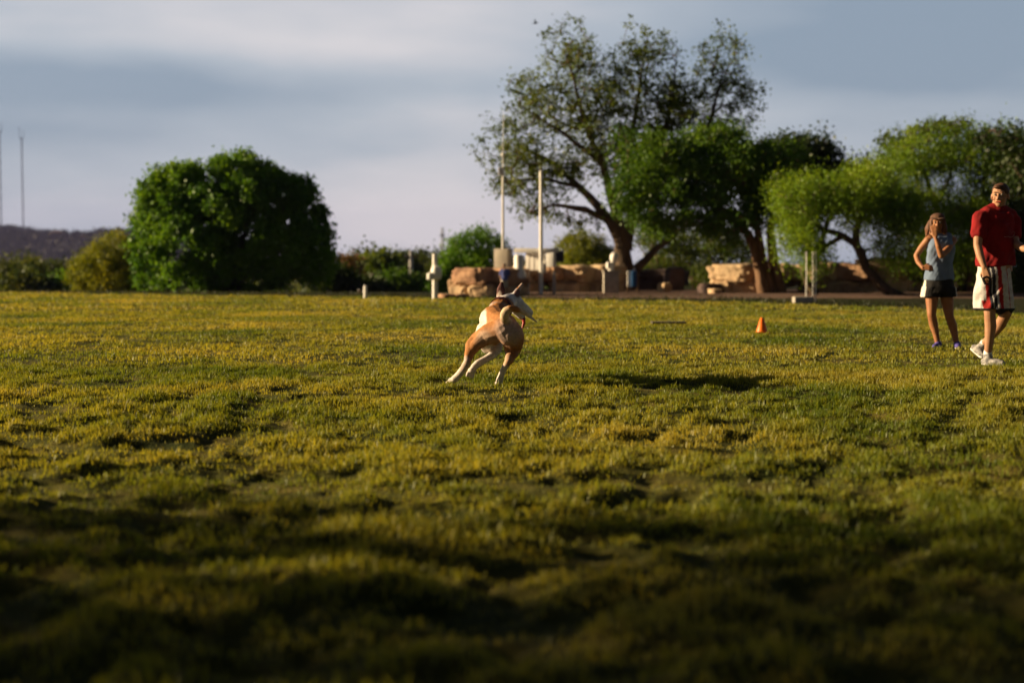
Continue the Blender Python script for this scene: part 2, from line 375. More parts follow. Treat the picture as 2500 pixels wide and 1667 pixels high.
def blades(name, n, reg, hmin, hmax, wid, m, edge=-1, seed=1, lean=.45, clump=1.0, ymin=2.2, half=.46, extra=1.5):
    """single grass blades (tapered quads) rooted on the turf, thicker in tussocks"""
    r = np.random.default_rng(seed); y0, y1 = reg
    # uniform over the wedge between y0 and y1
    y = np.sqrt(r.uniform(y0 ** 2, y1 ** 2, n)); x = r.uniform(-1, 1, n) * (y * half + extra)
    ed = lawn_edge(x)
    keep = (y < ed + .1) if edge < 0 else (y > ed) & (y < ed + edge)
    k = 1.1 * fbm(x / .30, y / .24, 2, 11) + .9 * fbm(x / .13, y / .11, 2, 21) + .4 * fbm(x / 1.2, y / .9, 2, 61)
    if clump: keep &= r.random(n) < np.clip(.62 + clump * 2.4 * k, .10, 1)
    x, y, k = x[keep], y[keep], k[keep]; n = len(x)
    z = ground_z(x, y)
    h = (hmin + (hmax - hmin) * r.random(n) ** 1.6) * np.clip(1 + 1.8 * k, .45, 1.8)
    w = wid * r.uniform(.7, 1.3, n); a = r.uniform(0, 2 * np.pi, n); la = r.uniform(0, 2 * np.pi, n); ll = h * r.uniform(0, lean * 2, n)
    dx, dy = np.cos(a) * w / 2, np.sin(a) * w / 2; lx, ly = np.cos(la) * ll, np.sin(la) * ll
    V = np.zeros((n, 5, 3), np.float32)
    V[:, 0] = np.stack([x - dx, y - dy, z - .012], 1); V[:, 1] = np.stack([x + dx, y + dy, z - .012], 1)
    V[:, 2] = np.stack([x + dx * .8 + lx * .4, y + dy * .8 + ly * .4, z + h * .6], 1); V[:, 3] = np.stack([x - dx * .8 + lx * .4, y - dy * .8 + ly * .4, z + h * .6], 1)
    V[:, 4] = np.stack([x + lx, y + ly, z + h * .97], 1)
    i = np.arange(n)[:, None] * 5
    F = np.concatenate([np.hstack([i, i + 1, i + 2]), np.hstack([i, i + 2, i + 3]), np.hstack([i + 3, i + 2, i + 4])])
    dry = np.clip(.5 + 1.0 * fbm(x / 2.6, y / 1.7, 3, 71) + .55 * fbm(x / .35, y / .3, 2, 72), 0, 1)
    var = np.repeat(np.clip(.25 + .55 * dry + .45 * (r.random(n) - .5), 0, 1), 5)
    return tag(npmesh(name, V.reshape(-1, 3), F, m, attr={'var': var}), kind='stuff')
M['grass'] = leaf_mat('grass_blade', [(.045, .095, .009), (.13, .175, .017), (.235, .245, .032), (.345, .31, .06)], .45, .35)
M['grass_far'] = M['grass']
M['bedgrass'] = leaf_mat('bed_grass', [(.012, .022, .004), (.02, .036, .006), (.045, .04, .012)], .25, .6)
blades('grass', 620000, (2.4, 14), .010, .036, .0055, M['grass'], seed=1)
blades('grass', 420000, (14, 30), .012, .038, .010, M['grass_far'], seed=2, extra=2)
blades('grass', 300000, (30, 62), .02, .05, .022, M['grass_far'], seed=3, extra=3)
blades('ground_cover', 90000, (24, 60), .02, .08, .02, M['bedgrass'], edge=7, seed=4, clump=.6)

def strip(name, pts, m, kind='structure', lift=.02, nx=60, ny=8):
    """strip following the ground; pts = (x, y_near, y_far)"""
    P = np.array(pts, float); xs = np.linspace(P[0, 0], P[-1, 0], nx); V = []
    for x in xs:
        a, b = np.interp(x, P[:, 0], P[:, 1]), np.interp(x, P[:, 0], P[:, 2])
        a += .25 * math.sin(x * 2.1) + .15 * math.sin(x * 5.3)
        for k in range(ny):
            y = a + (b - a) * k / (ny - 1); V.append((x, y, float(ground_z(x, y)) + lift + (.02 if 0 < k < ny - 1 else -.02)))
    F = [(i * ny + j, (i + 1) * ny + j, (i + 1) * ny + j + 1, i * ny + j + 1) for i in range(nx - 1) for j in range(ny - 1)]
    return tag(npmesh(name, V, F, m, smooth_=True), kind=kind)
M['dirt'] = mat('red_dirt', (.15, .08, .055), (.10, .055, .04), 1.5, 1, .02, 8)
strip('path', [(-.2, 44.6, 45.5), (1.2, 42.8, 54), (6, 42.2, 56), (14, 42.5, 56), (26, 43, 56)], M['dirt'])

# hills on the skyline
def hills():
    nx, ny = 240, 24; V = []
    M['hill'] = mat('hill_woods', (.016, .016, .022), (.008, .008, .012), .02, 1, 1.5, .08)
    for i in range(nx):
        x = -1500 + 2000 * i / (nx - 1)
        top = (38 + 5 * math.sin(x / 37) + 3 * math.sin(x / 13)) * float(1 - smooth((x + 470) / 330)) + 6
        for j in range(ny):
            t = j / (ny - 1); y = 1350 + 900 * t; prof = math.sin(math.pi * min(1, t * 1.25) ** .8 if t < .8 else math.pi)
            prof = max(0, math.sin(math.pi * t))
            z = -14 + (top + 9) * prof ** .6 + 5 * float(fbm(np.array(x / 90), np.array(y / 110), 4, 8)) + 1.6 * float(fbm(np.array(x / 7.), np.array(y / 40), 2, 9)) * prof
            V.append((x, y, z))
    F = [(i * ny + j, (i + 1) * ny + j, (i + 1) * ny + j + 1, i * ny + j + 1) for i in range(nx - 1) for j in range(ny - 1)]
    return tag(npmesh('hills', V, F, M['hill'], smooth_=True), kind='structure')
hills()

# ------------------------------------------------------------------ trees
def tree(name, label, base, stems, lobes, n_att, leaf_n, leaf_s, sig, leafm, barkm, group=None, r_tip=.012, r_exp=.42, cat='tree', shell=.55, seed=1, rmax=None, aspect=.5, sprig=0, droop=0, bare=0, clumps=None):
    """stems: list of [(x,y,z,r)...] polylines; lobes: (cx,cy,cz,rx,ry,rz,weight). Branch tips are pulled to points
    scattered in the lobes; every tip carries a clump of leaves."""
    r = np.random.default_rng(seed)
    root = empty(name, base, label, cat, group)
    nodes = []; par = []; chains = []
    for st in stems:
        prev = -1; ch = []
        for k in range(len(st) - 1):
            a, b = np.array(st[k]), np.array(st[k + 1]); m = max(2, int(np.linalg.norm(b[:3] - a[:3]) / .35))
            for q in range(m if k < len(st) - 2 else m + 1):
                t = q / m; p = a + (b - a) * t; p[:3] += r.normal(0, .012 + p[3] * .05, 3)
                if prev == -1 and k == 0 and q == 0 and len(st[0]) > 3 and chains:
                    pass
                nodes.append(p[:3]); par.append(prev); prev = len(nodes) - 1; ch.append((prev, p[3]))
        chains.append(ch)
    stem_chains = [([nodes[i] for i, _ in c], [q for _, q in c]) for c in chains]
    w = np.array([l[6] if len(l) > 6 else l[3] * l[4] * l[5] for l in lobes], float); w /= w.sum()
    att = []
    for k in range(n_att):
        l = lobes[r.choice(len(lobes), p=w)]; d = r.normal(size=3); d /= np.linalg.norm(d)
        u = (shell + (1 - shell) * r.random()) if r.random() < .75 else r.random() ** .5
        wob = 1 + .22 * math.sin(d[0] * 5 + l[0]) * math.sin(d[2] * 6 + l[1])
        att.append(np.array(l[:3]) + d * np.array(l[3:6]) * u * wob)
    att = np.array(att)
    if clumps:
        cc = att[r.choice(len(att), clumps[0], replace=False)]; idx = np.argmin(((att[:, None] - cc[None]) ** 2).sum(2), 1)
        att = att + (cc[idx] - att) * clumps[1]
    NP = np.array(nodes); nn = len(NP); cap = nn + n_att * 5; buf = np.zeros((cap, 3)); buf[:nn] = NP
    plen = np.zeros(cap); skip = np.array([c[0][0] for c in chains])
    # nodes low on the trunk do not sprout
    zlow = np.zeros(cap); zb = base[2]
    for c in chains:
        for i, (ix, rr) in enumerate(c): zlow[ix] = 8 if i < len(c) * .45 else 0
    order = np.argsort(np.array([np.min(np.linalg.norm(buf[:nn] - a, axis=1)) for a in att]))
    kids = []; cnt = nn; branch = []; count = np.ones(cap); parent = -np.ones(cap, int); parent[:nn] = par
    for ai in order:
        a = att[ai]; d = a - buf[:cnt]; dist = np.linalg.norm(d, axis=1)
        cost = dist + zlow[:cnt] + .12 * plen[:cnt] + np.where(d[:, 2] < 0, -.6 * d[:, 2] * (1 - droop), 0)
        j = int(np.argmin(cost)); s = buf[j].copy(); L_ = dist[j]; k = int(np.clip(L_ / .5, 2, 5))
        dirp = (s - buf[parent[j]]) if parent[j] >= 0 else np.array([0, 0, 1.]); dirp = dirp / (np.linalg.norm(dirp) + 1e-6)
        c1 = s + dirp * L_ * .35 + np.array([0, 0, .05 * L_]); pr = j; pts = [j]
        for q in range(1, k + 1):
            t = q / k; p = (1 - t) ** 2 * s + 2 * t * (1 - t) * c1 + t * t * a
            if q < k: p = p + r.normal(0, .035 * L_, 3)
            buf[cnt] = p; parent[cnt] = pr; plen[cnt] = plen[pr] + L_ / k; pr = cnt; pts.append(cnt); cnt += 1
        branch.append(pts)
    # tips below
    num = np.zeros(cap)
    for pts in branch: num[pts[-1]] += 1
    for i in range(cnt - 1, -1, -1):
        if parent[i] >= 0: num[parent[i]] += num[i]
    tb = MB()
    for P, Rr in stem_chains: tb.tube(P, Rr, 9)
    V = []; F = []; o = 0; ns = 4
    for pts in branch:
        P = buf[pts]; rr = r_tip * np.maximum(1, num[pts]) ** r_exp
        rr[0] = rr[1] * 1.05
        if rmax: rr = np.minimum(rr, rmax)
        dd = P[-1] - P[0]; dd = dd / (np.linalg.norm(dd) + 1e-9); a = np.cross(dd, [.3, .5, .8]); a /= np.linalg.norm(a); b = np.cross(dd, a)
        for q in range(len(P)):
            for s_ in range(ns): V.append(P[q] + (a * math.cos(s_ * math.pi / 2) + b * math.sin(s_ * math.pi / 2)) * rr[q])
        for q in range(len(P) - 1):
            for s_ in range(ns): F.append((o + q * ns + s_, o + q * ns + (s_ + 1) % ns, o + (q + 1) * ns + (s_ + 1) % ns, o + (q + 1) * ns + s_))
        o += len(P) * ns
    if V: tb.add([tuple(q) for q in V], F)
    tb.build('trunk', barkm, root)
    # leaves
    tips = att
    if bare: tips = att[r.random(len(att)) > bare]
    n = len(tips) * leaf_n; C = np.repeat(tips, leaf_n, 0); g = r.normal(0, 1, (n, 3)); 
    sg = np.repeat(sig * r.uniform(.6, 1.35, len(tips)), leaf_n)
    C = C + g * sg[:, None] * np.array([1, 1, .8 if droop == 0 else 1.2])
    if droop: C[:, 2] -= np.abs(r.normal(0, droop, n))
    ax = r.normal(size=(n, 3)); ax[:, 2] -= droop * 2; ax /= np.linalg.norm(ax, axis=1)[:, None]; bx = np.cross(ax, r.normal(size=(n, 3))); bx /= np.linalg.norm(bx, axis=1)[:, None]
    ls = (leaf_s * r.uniform(.6, 1.3, n))[:, None]
    q = np.stack([C - ax * ls * .5, C + bx * ls * aspect * .5, C + ax * ls * .5, C - bx * ls * aspect * .5], 1).reshape(-1, 3)
    Fq = np.arange(n * 4).reshape(-1, 4)
    cl = np.repeat(r.random(len(tips)), leaf_n); var = np.repeat(np.clip(.6 * cl + .4 * r.random(n), 0, 1), 4)
    npmesh('crown', q, Fq, leafm, root, attr={'var': var})
    return root
def gz(x, y): return float(ground_z(np.array(x, float), np.array(y, float)))
def L_at(px, py, D, rpx, rpz, ry=None, w=None):
    """crown lobe given by its place and half sizes in the photograph at a real distance"""
    c = PX(px, py, D); k = D / FPX; rx, rz = rpx * k, rpz * k; t = (c.x, c.y, c.z, rx, ry if ry else (rx + rz) / 2, rz)
    return t + ((w,) if w else (t[3] * t[4] * t[5],))
def st(*pts):
    """stem polyline: (px, py, D, radius)"""
    return [(*PX(a, b, d), r_) for a, b, d, r_ in pts]

M['lf_dark'] = leaf_mat('leaf_dark_green', [(.024, .075, .008), (.055, .15, .012), (.10, .22, .018), (.14, .27, .022)], .35, .35)
M['lf_yel'] = leaf_mat('leaf_yellow_green', [(.075, .11, .010), (.15, .185, .014), (.24, .26, .02)], .4, .5)
M['lf_olive'] = leaf_mat('leaf_olive', [(.038, .070, .012), (.072, .115, .016), (.115, .165, .024)], .4, .5)
M['lf_green'] = leaf_mat('leaf_green', [(.022, .065, .010), (.050, .120, .012), (.095, .185, .018)], .4, .5)
M['lf_bright'] = leaf_mat('leaf_bright_green', [(.065, .145, .012), (.13, .24, .016), (.22, .34, .025)], .45, .5)
M['lf_shade'] = leaf_mat('leaf_deep_olive', [(.010, .022, .006), (.020, .040, .009), (.035, .060, .012)], .3, .5)
M['lf_far'] = leaf_mat('leaf_far', [(.018, .036, .010), (.035, .062, .014), (.075, .105, .02), (.11, .13, .026)], .3, .12)
M['lf_brown'] = leaf_mat('leaf_brown', [(.07, .045, .025), (.12, .075, .04), (.16, .11, .06)], .3, .3)

def base_at(px, D): p = PX(px, 700, D); return (p.x, D, gz(p.x, D))
# big round tree left
b0 = base_at(560, 58); bz = b0[2]
stems = []
for i, (tx, ty) in enumerate(((420, 520), (500, 470), (560, 440), (630, 450), (700, 500), (470, 580), (660, 560))):
    p = PX(tx, ty, 58 + (-1) ** i * .7); stems.append([(b0[0] + (i - 3) * .12, 58, bz - .1, .16), (b0[0] + (p.x - b0[0]) * .35, 58, bz + (p.z - bz) * .4, .12), (p.x, p.y, p.z, .05)])
tree('round_tree', 'large dense dark green tree with a wide rounded crown on the left of the field', b0, stems,
     [L_at(545, 450, 58, 130, 66, 2.2), L_at(430, 462, 58, 78, 62, 2.0), L_at(650, 470, 58, 115, 72, 2.2), L_at(375, 575, 58, 70, 90, 1.8), L_at(372, 500, 58, 56, 62, 1.5), L_at(400, 500, 57.6, 50, 60, 1.4), L_at(770, 540, 58, 36, 55, 1.2), L_at(775, 620, 58, 42, 60, 1.3), L_at(470, 600, 57.4, 130, 110, 2.4),
      L_at(640, 600, 58, 140, 110, 2.4), L_at(750, 590, 58, 60, 85, 1.6), L_at(710, 480, 58, 70, 62, 1.8), L_at(600, 425, 58, 90, 45, 1.8), L_at(560, 550, 57, 120, 110, 2.2), L_at(370, 670, 58, 50, 45, 1.5), L_at(550, 415, 58, 100, 38, 1.6), L_at(700, 600, 57.3, 80, 75, 1.8), L_at(785, 655, 58, 42, 50, 1.2), L_at(740, 510, 57.8, 50, 50, 1.4), L_at(760, 660, 58, 60, 55, 1.6), L_at(550, 680, 57.5, 190, 42, 2.0)],
     2100, 52, .17, .17, M['lf_dark'], M['bark'], seed=11, r_tip=.010, r_exp=.34, shell=.72, aspect=.6, clumps=(150, .38))
b = base_at(255, 60)
tree('shrub', 'rounded yellow green bush beside the large dark tree on the left', b, [st((265, 715, 60, .08), (255, 650, 60, .04)), st((275, 715, 60, .07), (300, 630, 60, .03))],
     [L_at(285, 625, 60, 62, 62, 1.3), L_at(225, 665, 60, 58, 50, 1.2), L_at(325, 660, 60, 45, 60, 1.2), L_at(265, 690, 59.6, 90, 28, 1.2)], 460, 50, .11, .16, M['lf_yel'], M['bark'], seed=12, cat='bush', r_tip=.007, shell=.7)
b = base_at(1150, 62)
tree('shrub', 'dark round bush behind the left end of the rock wall', b, [st((1165, 725, 62, .1), (1165, 640, 62, .05)), st((1155, 725, 62, .1), (1130, 650, 62, .04))],
     [L_at(1165, 615, 62, 78, 52, 1.5), L_at(1115, 650, 62, 45, 45, 1.3), L_at(1170, 665, 61.5, 90, 50, 1.5), L_at(1100, 700, 61, 50, 30, 1.2)], 520, 46, .13, .18, M['lf_dark'], M['bark'], seed=13, cat='bush', r_tip=.008, shell=.7)
b = base_at(1095, 55)
tree('shrub', 'small bright green bush at the left end of the rock wall', b, [st((1105, 722, 55, .04), (1110, 690, 55, .02))],
     [L_at(1115, 675, 55, 30, 26, .7), L_at(1085, 700, 55, 30, 22, .7)], 110, 46, .10, .15, M['lf_green'], M['bark'], seed=14, cat='bush', r_tip=.006)
b = base_at(1430, 66)
tree('shrub', 'yellow green round bush behind the wall between the sign posts and the big tree', b, [st((1430, 715, 66, .09), (1428, 640, 66, .05)), st((1440, 715, 66, .07), (1460, 640, 66, .04))],
     [L_at(1428, 610, 66, 60, 48, 1.2), L_at(1400, 645, 66, 38, 32, 1.0), L_at(1460, 640, 66, 45, 38, 1.1), L_at(1430, 675, 66, 70, 25, 1.1)], 420, 48, .12, .17, M['lf_yel'], M['bark'], seed=15, cat='bush', r_tip=.008, shell=.7)
# tall airy tree
D = 53; b = base_at(1528, D)
stems = [st((1528, 726, D, .40), (1524, 650, D, .33), (1520, 590, D, .30), (1560, 500, D, .2), (1600, 380, D, .13), (1640, 260, D, .07), (1650, 150, D, .02)),
         st((1520, 600, D, .26), (1490, 540, D, .20), (1420, 460, D + .3, .13), (1340, 390, D + .6, .08), (1250, 350, D + .8, .03)),
         st((1522, 590, D, .26), (1505, 520, D - .3, .18), (1470, 400, D - .6, .13), (1420, 280, D - .8, .08), (1390, 150, D - .8, .03)),
         st((1530, 610, D, .22), (1545, 520, D + .5, .16), (1535, 380, D + .8, .12), (1560, 230, D + 1, .07), (1575, 120, D + 1, .02)),
         st((1565, 500, D, .17), (1650, 420, D - .4, .13), (1730, 310, D - .5, .09), (1765, 180, D - .3, .03)),
         st((1495, 545, D, .15), (1430, 510, D - .5, .10), (1350, 500, D - 1, .06), (1290, 520, D - 1, .03)),
         st((1420, 460, D + .3, .1), (1350, 440, D - .3, .07), (1250, 440, D - .6, .03)),
         st((1470, 400, D - .6, .1), (1380, 330, D - .2, .07), (1270, 260, D, .03)),
         st((1555, 655, D, .17), (1600, 610, D + .2, .13), (1650, 570, D + .5, .09), (1700, 530, D + .8, .04))]
tree('tall_tree', 'tall airy tree with a wide sparse olive crown in the middle', b, stems,
     [L_at(1400, 140, D, 85, 95, 1.8), L_at(1320, 240, D, 105, 80, 1.8), L_at(1570, 150, D, 85, 105, 1.9), L_at(1490, 200, D, 70, 80, 1.5), L_at(1665, 230, D, 70, 90, 1.5), L_at(1460, 280, D, 150, 110, 2.3), L_at(1250, 350, D, 90, 105, 1.7), L_at(1330, 400, D, 130, 90, 2.0),
      L_at(1760, 180, D, 75, 115, 1.6), L_at(1640, 280, D, 120, 100, 2.2), L_at(1810, 250, D, 60, 75, 1.3), L_at(1540, 380, D, 180, 95, 2.3), L_at(1320, 500, D, 95, 50, 1.5), L_at(1240, 450, D, 60, 50, 1.1), L_at(1730, 300, D, 80, 60, 1.5), L_at(1420, 540, D, 70, 36, 1.1)],
     2050, 18, .122, .15, M['lf_olive'], M['bark'], seed=21, r_tip=.010, r_exp=.40, rmax=.15, shell=.25, aspect=.6)
# dense green leaning multi-stem tree
D = 48; b = base_at(1885, D)
stems = [st((1868, 722, D, .22), (1850, 640, D, .17), (1828, 570, D, .15), (1770, 520, D, .11), (1690, 470, D, .07), (1600, 430, D, .03)),
         st((1880, 722, D + .1, .20), (1865, 640, D + .1, .16), (1850, 560, D, .13), (1830, 470, D - .3, .09), (1780, 380, D - .4, .04)),
         st((1905, 722, D + .3, .24), (1890, 640, D + .3, .19), (1880, 560, D + .3, .14), (1900, 470, D + .5, .09), (1950, 390, D + .6, .04))]
tree('leaning_tree', 'dense mid green tree with three leaning reddish trunks in front of the rock wall', b, stems,
     [L_at(1570, 400, D, 90, 75, 1.7), L_at(1540, 490, D, 65, 60, 1.3), L_at(1680, 390, D, 110, 80, 2.0), L_at(1640, 480, D, 110, 70, 1.8), L_at(1790, 400, D, 110, 90, 2.1), L_at(1780, 490, D, 130, 70, 2.0),
      L_at(1890, 420, D, 90, 80, 1.8), L_at(1730, 330, D, 60, 35, 1.1), L_at(1870, 510, D, 80, 60, 1.5), L_at(1600, 550, D, 100, 30, 1.2), L_at(1750, 570, D - .5, 60, 30, 1.0), L_at(1690, 540, D, 70, 40, 1.2), L_at(1950, 540, D + .5, 50, 60, 1.2)],
     1250, 48, .13, .20, M['lf_green'], M['bark_red'], seed=22, r_tip=.010, r_exp=.40, rmax=.1, shell=.5, aspect=.5, clumps=(130, .35))
D = 60; b = base_at(1990, D)
tree('dark_tree', 'dark olive tree rising behind the leaning trunks', b, [st((1985, 720, D, .25), (1975, 600, D, .18), (1950, 470, D, .10), (1930, 380, D, .04)), st((1985, 640, D, .16), (2030, 520, D, .1), (2060, 430, D, .04))],
     [L_at(1930, 385, D, 95, 55, 2), L_at(2000, 400, D, 55, 50, 1.5), L_at(1880, 430, D, 90, 60, 2), L_at(2000, 480, D, 100, 55, 2.2), L_at(2090, 420, D, 55, 32, 1.4), L_at(2110, 470, D, 80, 45, 2)],
     820, 38, .17, .24, M['lf_shade'], M['bark'], seed=23, r_tip=.012, r_exp=.4, rmax=.12, aspect=.6)
# drooping bright tree with the bent trunk
D = 45; b = base_at(2190, D)
stems = [st((2260, 732, D, .14), (2200, 728, D, .17), (2150, 700, D, .16), (2115, 650, D, .15), (2090, 595, D, .14), (2095, 540, D, .10), (2130, 470, D, .05)),
         st((2090, 598, D, .11), (2050, 570, D, .10), (2010, 560, D - .2, .08), (1970, 520, D - .3, .05), (1930, 480, D - .3, .02)),
         st((2060, 575, D, .08), (2000, 610, D + .2, .07), (1960, 660, D + .3, .10), (1990, 720, D + .4, .14))]
tree('willow_tree', 'bright green drooping tree with a thin bent trunk right of the swing', b, stems,
     [L_at(1960, 460, D, 80, 38, 1.4), L_at(1945, 540, D, 50, 62, 1.2), L_at(2040, 470, D, 90, 45, 1.5), L_at(2120, 440, D, 75, 60, 1.5), L_at(2130, 510, D, 100, 50, 1.6), L_at(1985, 620, D, 40, 45, .8), L_at(2200, 520, D, 80, 55, 1.4), L_at(1905, 480, D, 35, 45, 1.), L_at(1925, 585, D, 24, 45, .8), L_at(1985, 605, D, 50, 36, 1.), L_at(2180, 600, D, 70, 45, 1.2)],
     800, 52, .12, .19, M['lf_bright'], M['bark'], seed=24, r_tip=.008, r_exp=.38, rmax=.07, aspect=.28, droop=.16, shell=.4)
D = 50; b = base_at(2330, D)
stems = [st((2330, 735, D, .22), (2320, 640, D, .17), (2290, 520, D, .12), (2250, 400, D, .06), (2240, 330, D, .02)), st((2340, 735, D, .2), (2370, 600, D, .14), (2400, 470, D, .09), (2410, 360, D, .03)),
         st((2325, 650, D, .12), (2230, 560, D - .5, .08), (2170, 500, D - .7, .03))]
tree('feathery_tree', 'big pale green feathery tree with twiggy top behind the two people', b, stems,
     [L_at(2250, 375, D, 110, 75, 2), L_at(2380, 375, D, 130, 80, 2.2), L_at(2480, 420, D, 70, 90, 2), L_at(2180, 410, D, 60, 50, 1.4), L_at(2200, 480, D, 90, 55, 1.6), L_at(2300, 520, D, 130, 80, 2.1), L_at(2420, 520, D, 110, 100, 2), L_at(2250, 620, D, 90, 55, 1.5), L_at(2360, 620, D, 110, 60, 1.8), L_at(2450, 640, D, 80, 60, 1.6)],
     1700, 50, .12, .19, M['lf_bright'], M['bark'], seed=25, r_tip=.009, r_exp=.38, rmax=.1, aspect=.3, droop=.10, shell=.4)
D = 54; b = base_at(2260, D)
tree('twiggy_tree', 'thin tree with bare sprigs poking above the pale green crown on the right', b,
     [st((2270, 735, D, .16), (2260, 560, D, .11), (2230, 400, D, .06), (2210, 320, D, .02)), st((2262, 560, D, .09), (2320, 430, D, .06), (2340, 310, D, .02))],
     [L_at(2190, 345, D, 55, 30, 1.2), L_at(2260, 320, D, 60, 28, 1.2), L_at(2330, 310, D, 50, 28, 1.2), L_at(2170, 390, D, 40, 30, 1), L_at(2390, 335, D, 35, 30, 1)],
     230, 12, .14, .10, M['lf_olive'], M['bark'], seed=26, r_tip=.010, r_exp=.35, rmax=.05, aspect=.6, shell=.3)
D = 47; b = base_at(2520, D)
tree('sparse_tree', 'dark sparse tree cut by the right edge of the picture', b,
     [st((2540, 740, D, .22), (2530, 560, D, .16), (2490, 430, D, .09), (2430, 320, D, .03)), st((2532, 560, D, .14), (2580, 430, D, .08), (2560, 330, D, .03))],
     [L_at(2430, 340, D, 45, 40, 1.3), L_at(2490, 350, D, 50, 45, 1.5), L_at(2480, 430, D, 60, 60, 1.6), L_at(2570, 400, D, 70, 80, 2), L_at(2500, 540, D, 70, 70, 1.6), L_at(2560, 600, D, 80, 80, 1.8)],
     520, 30, .15, .20, M['lf_shade'], M['bark'], seed=27, r_tip=.012, r_exp=.4, rmax=.1, aspect=.6)
# thicket between the big trees, thin bent stems
for i, (px, D, h, lab) in enumerate(((1620, 57, 560, 'thin scrubby tree just right of the tall tree trunk'), (1700, 60, 560, 'scrubby thin tree behind the loose dark boulders'), (1780, 59, 555, 'thin scrubby tree close behind the left leaning trunk'))):
    b = base_at(px, D)
    tree('scrub_tree', lab, b, [st((px, 724, D, .10), (px - 12, 650, D, .07), (px - 30, h + 20, D, .03)), st((px + 6, 724, D, .09), (px + 25, 650, D, .06), (px + 50, h + 30, D, .02)), st((px, 700, D, .06), (px - 35, 640, D + .3, .04), (px - 60, 600, D + .4, .02))],
         [L_at(px - 20, h + 25, D, 60, 32, 1.3), L_at(px + 30, h + 60, D, 55, 35, 1.3), L_at(px, 670, D, 60, 28, 1.2)], 240, 26, .12, .20, M['lf_olive'], M['bark'], group='scrubby trees between the two big trees', seed=30 + i, r_tip=.008, aspect=.5)
for i, (px, D, top, hw, mm, lab) in enumerate(((2080, 62, 655, 60, 'lf_shade', 'low dark bush behind the rock wall by the drooping tree'), (2300, 56, 590, 85, 'lf_bright', 'bright green bush behind the standing woman'), (2420, 52, 590, 70, 'lf_green', 'mid green bush behind the man in red'), (2520, 49, 650, 60, 'lf_shade', 'low dark bush at the right edge of the picture'))):
    b = base_at(px, D)
    tree('shrub', lab, b, [st((px, 735, D, .05), (px, 690, D, .03))], [L_at(px, top + 35, D, hw, 38, 1.2), L_at(px - hw * .5, 705, D, hw * .6, 28, 1)], 200, 40, .13, .2, M[mm], M['bark'], cat='bush', group='bushes behind the rock wall', seed=40 + i, r_tip=.007)
# far trees: two bands down the slope
FARL = [(30, 120, 628, 70, 'lf_far', 'wide dark crown under the near end of the hill, left edge of the picture'), (105, 105, 650, 50, 'lf_far', 'low dark tree second from the left edge below the hill'), (165, 120, 636, 50, 'lf_far', 'dark tree touching the yellow green bush from behind'),
        (215, 140, 622, 45, 'lf_far', 'dark tree just above and behind the yellow green bush'), (70, 150, 622, 60, 'lf_far', 'far tree on the foot of the hill below the mast'), (60, 90, 682, 50, 'lf_far', 'low bush at the field edge near the left side'), (140, 92, 688, 45, 'lf_dark', 'small green bush at the field edge left of the yellow green bush')]
FARM = [(850, 80, 622, 32, 'lf_brown', 'bare brown scrubby tree right of the big round tree'), (895, 95, 615, 42, 'lf_far', 'yellowish green far tree behind the short white post'), (935, 92, 622, 34, 'lf_olive', 'olive tree with two tops in the middle of the far row'),
        (985, 110, 618, 38, 'lf_far', 'far tree beside the faint utility pole'), (1035, 120, 615, 42, 'lf_far', 'far dark tree behind the tall white post'), (1080, 115, 622, 36, 'lf_far', 'far tree touching the dark round bush'), (960, 78, 672, 46, 'lf_green', 'low green bush in front of the far row'),
        (1020, 80, 684, 40, 'lf_far', 'low dark bush at the foot of the tall white post'), (885, 76, 690, 40, 'lf_shade', 'dark low bush right behind the short white post'), (815, 74, 655, 40, 'lf_shade', 'dark bush tucked against the right side of the big round tree'),
        (1290, 120, 622, 60, 'lf_far', 'distant tree showing under the white cabinets'), (1390, 110, 640, 45, 'lf_far', 'distant tree left of the tall tree trunk'), (1620, 120, 625, 70, 'lf_far', 'distant tree showing through the scrub'), (2020, 120, 655, 60, 'lf_far', 'distant tree low between the leaning trunks and the bent trunk')]
for i, (px, D, top, hw, mm, lab) in enumerate(FARL + FARM):
    b = base_at(px, D); k = D / FPX; zt = PX(px, top, D).z; zb = b[2]; H = zt - zb; cx = b[0]
    rr = random.Random(i)
    tree('far_tree', lab, b, [[(cx, D, zb - .1, .05 * H * .35), (cx + rr.uniform(-.3, .3), D, zb + H * .6, .05)]],
         [(cx, D, zt - H * .32, hw * k, hw * k, H * .32, 1.0), (cx - hw * k * .5, D, zb + H * .38, hw * k * .6, hw * k * .7, H * .3, .6), (cx + hw * k * .55, D + .5, zb + H * .42, hw * k * .6, hw * k * .7, H * .32, .6)],
         210 if mm != 'lf_brown' else 130, 30 if mm != 'lf_brown' else 14, .30 if D > 85 else .2, .42 if D > 85 else .28, M[mm], M['bark'], group='far trees down the slope beyond the field', seed=60 + i, r_tip=.014, r_exp=.3, aspect=.7)
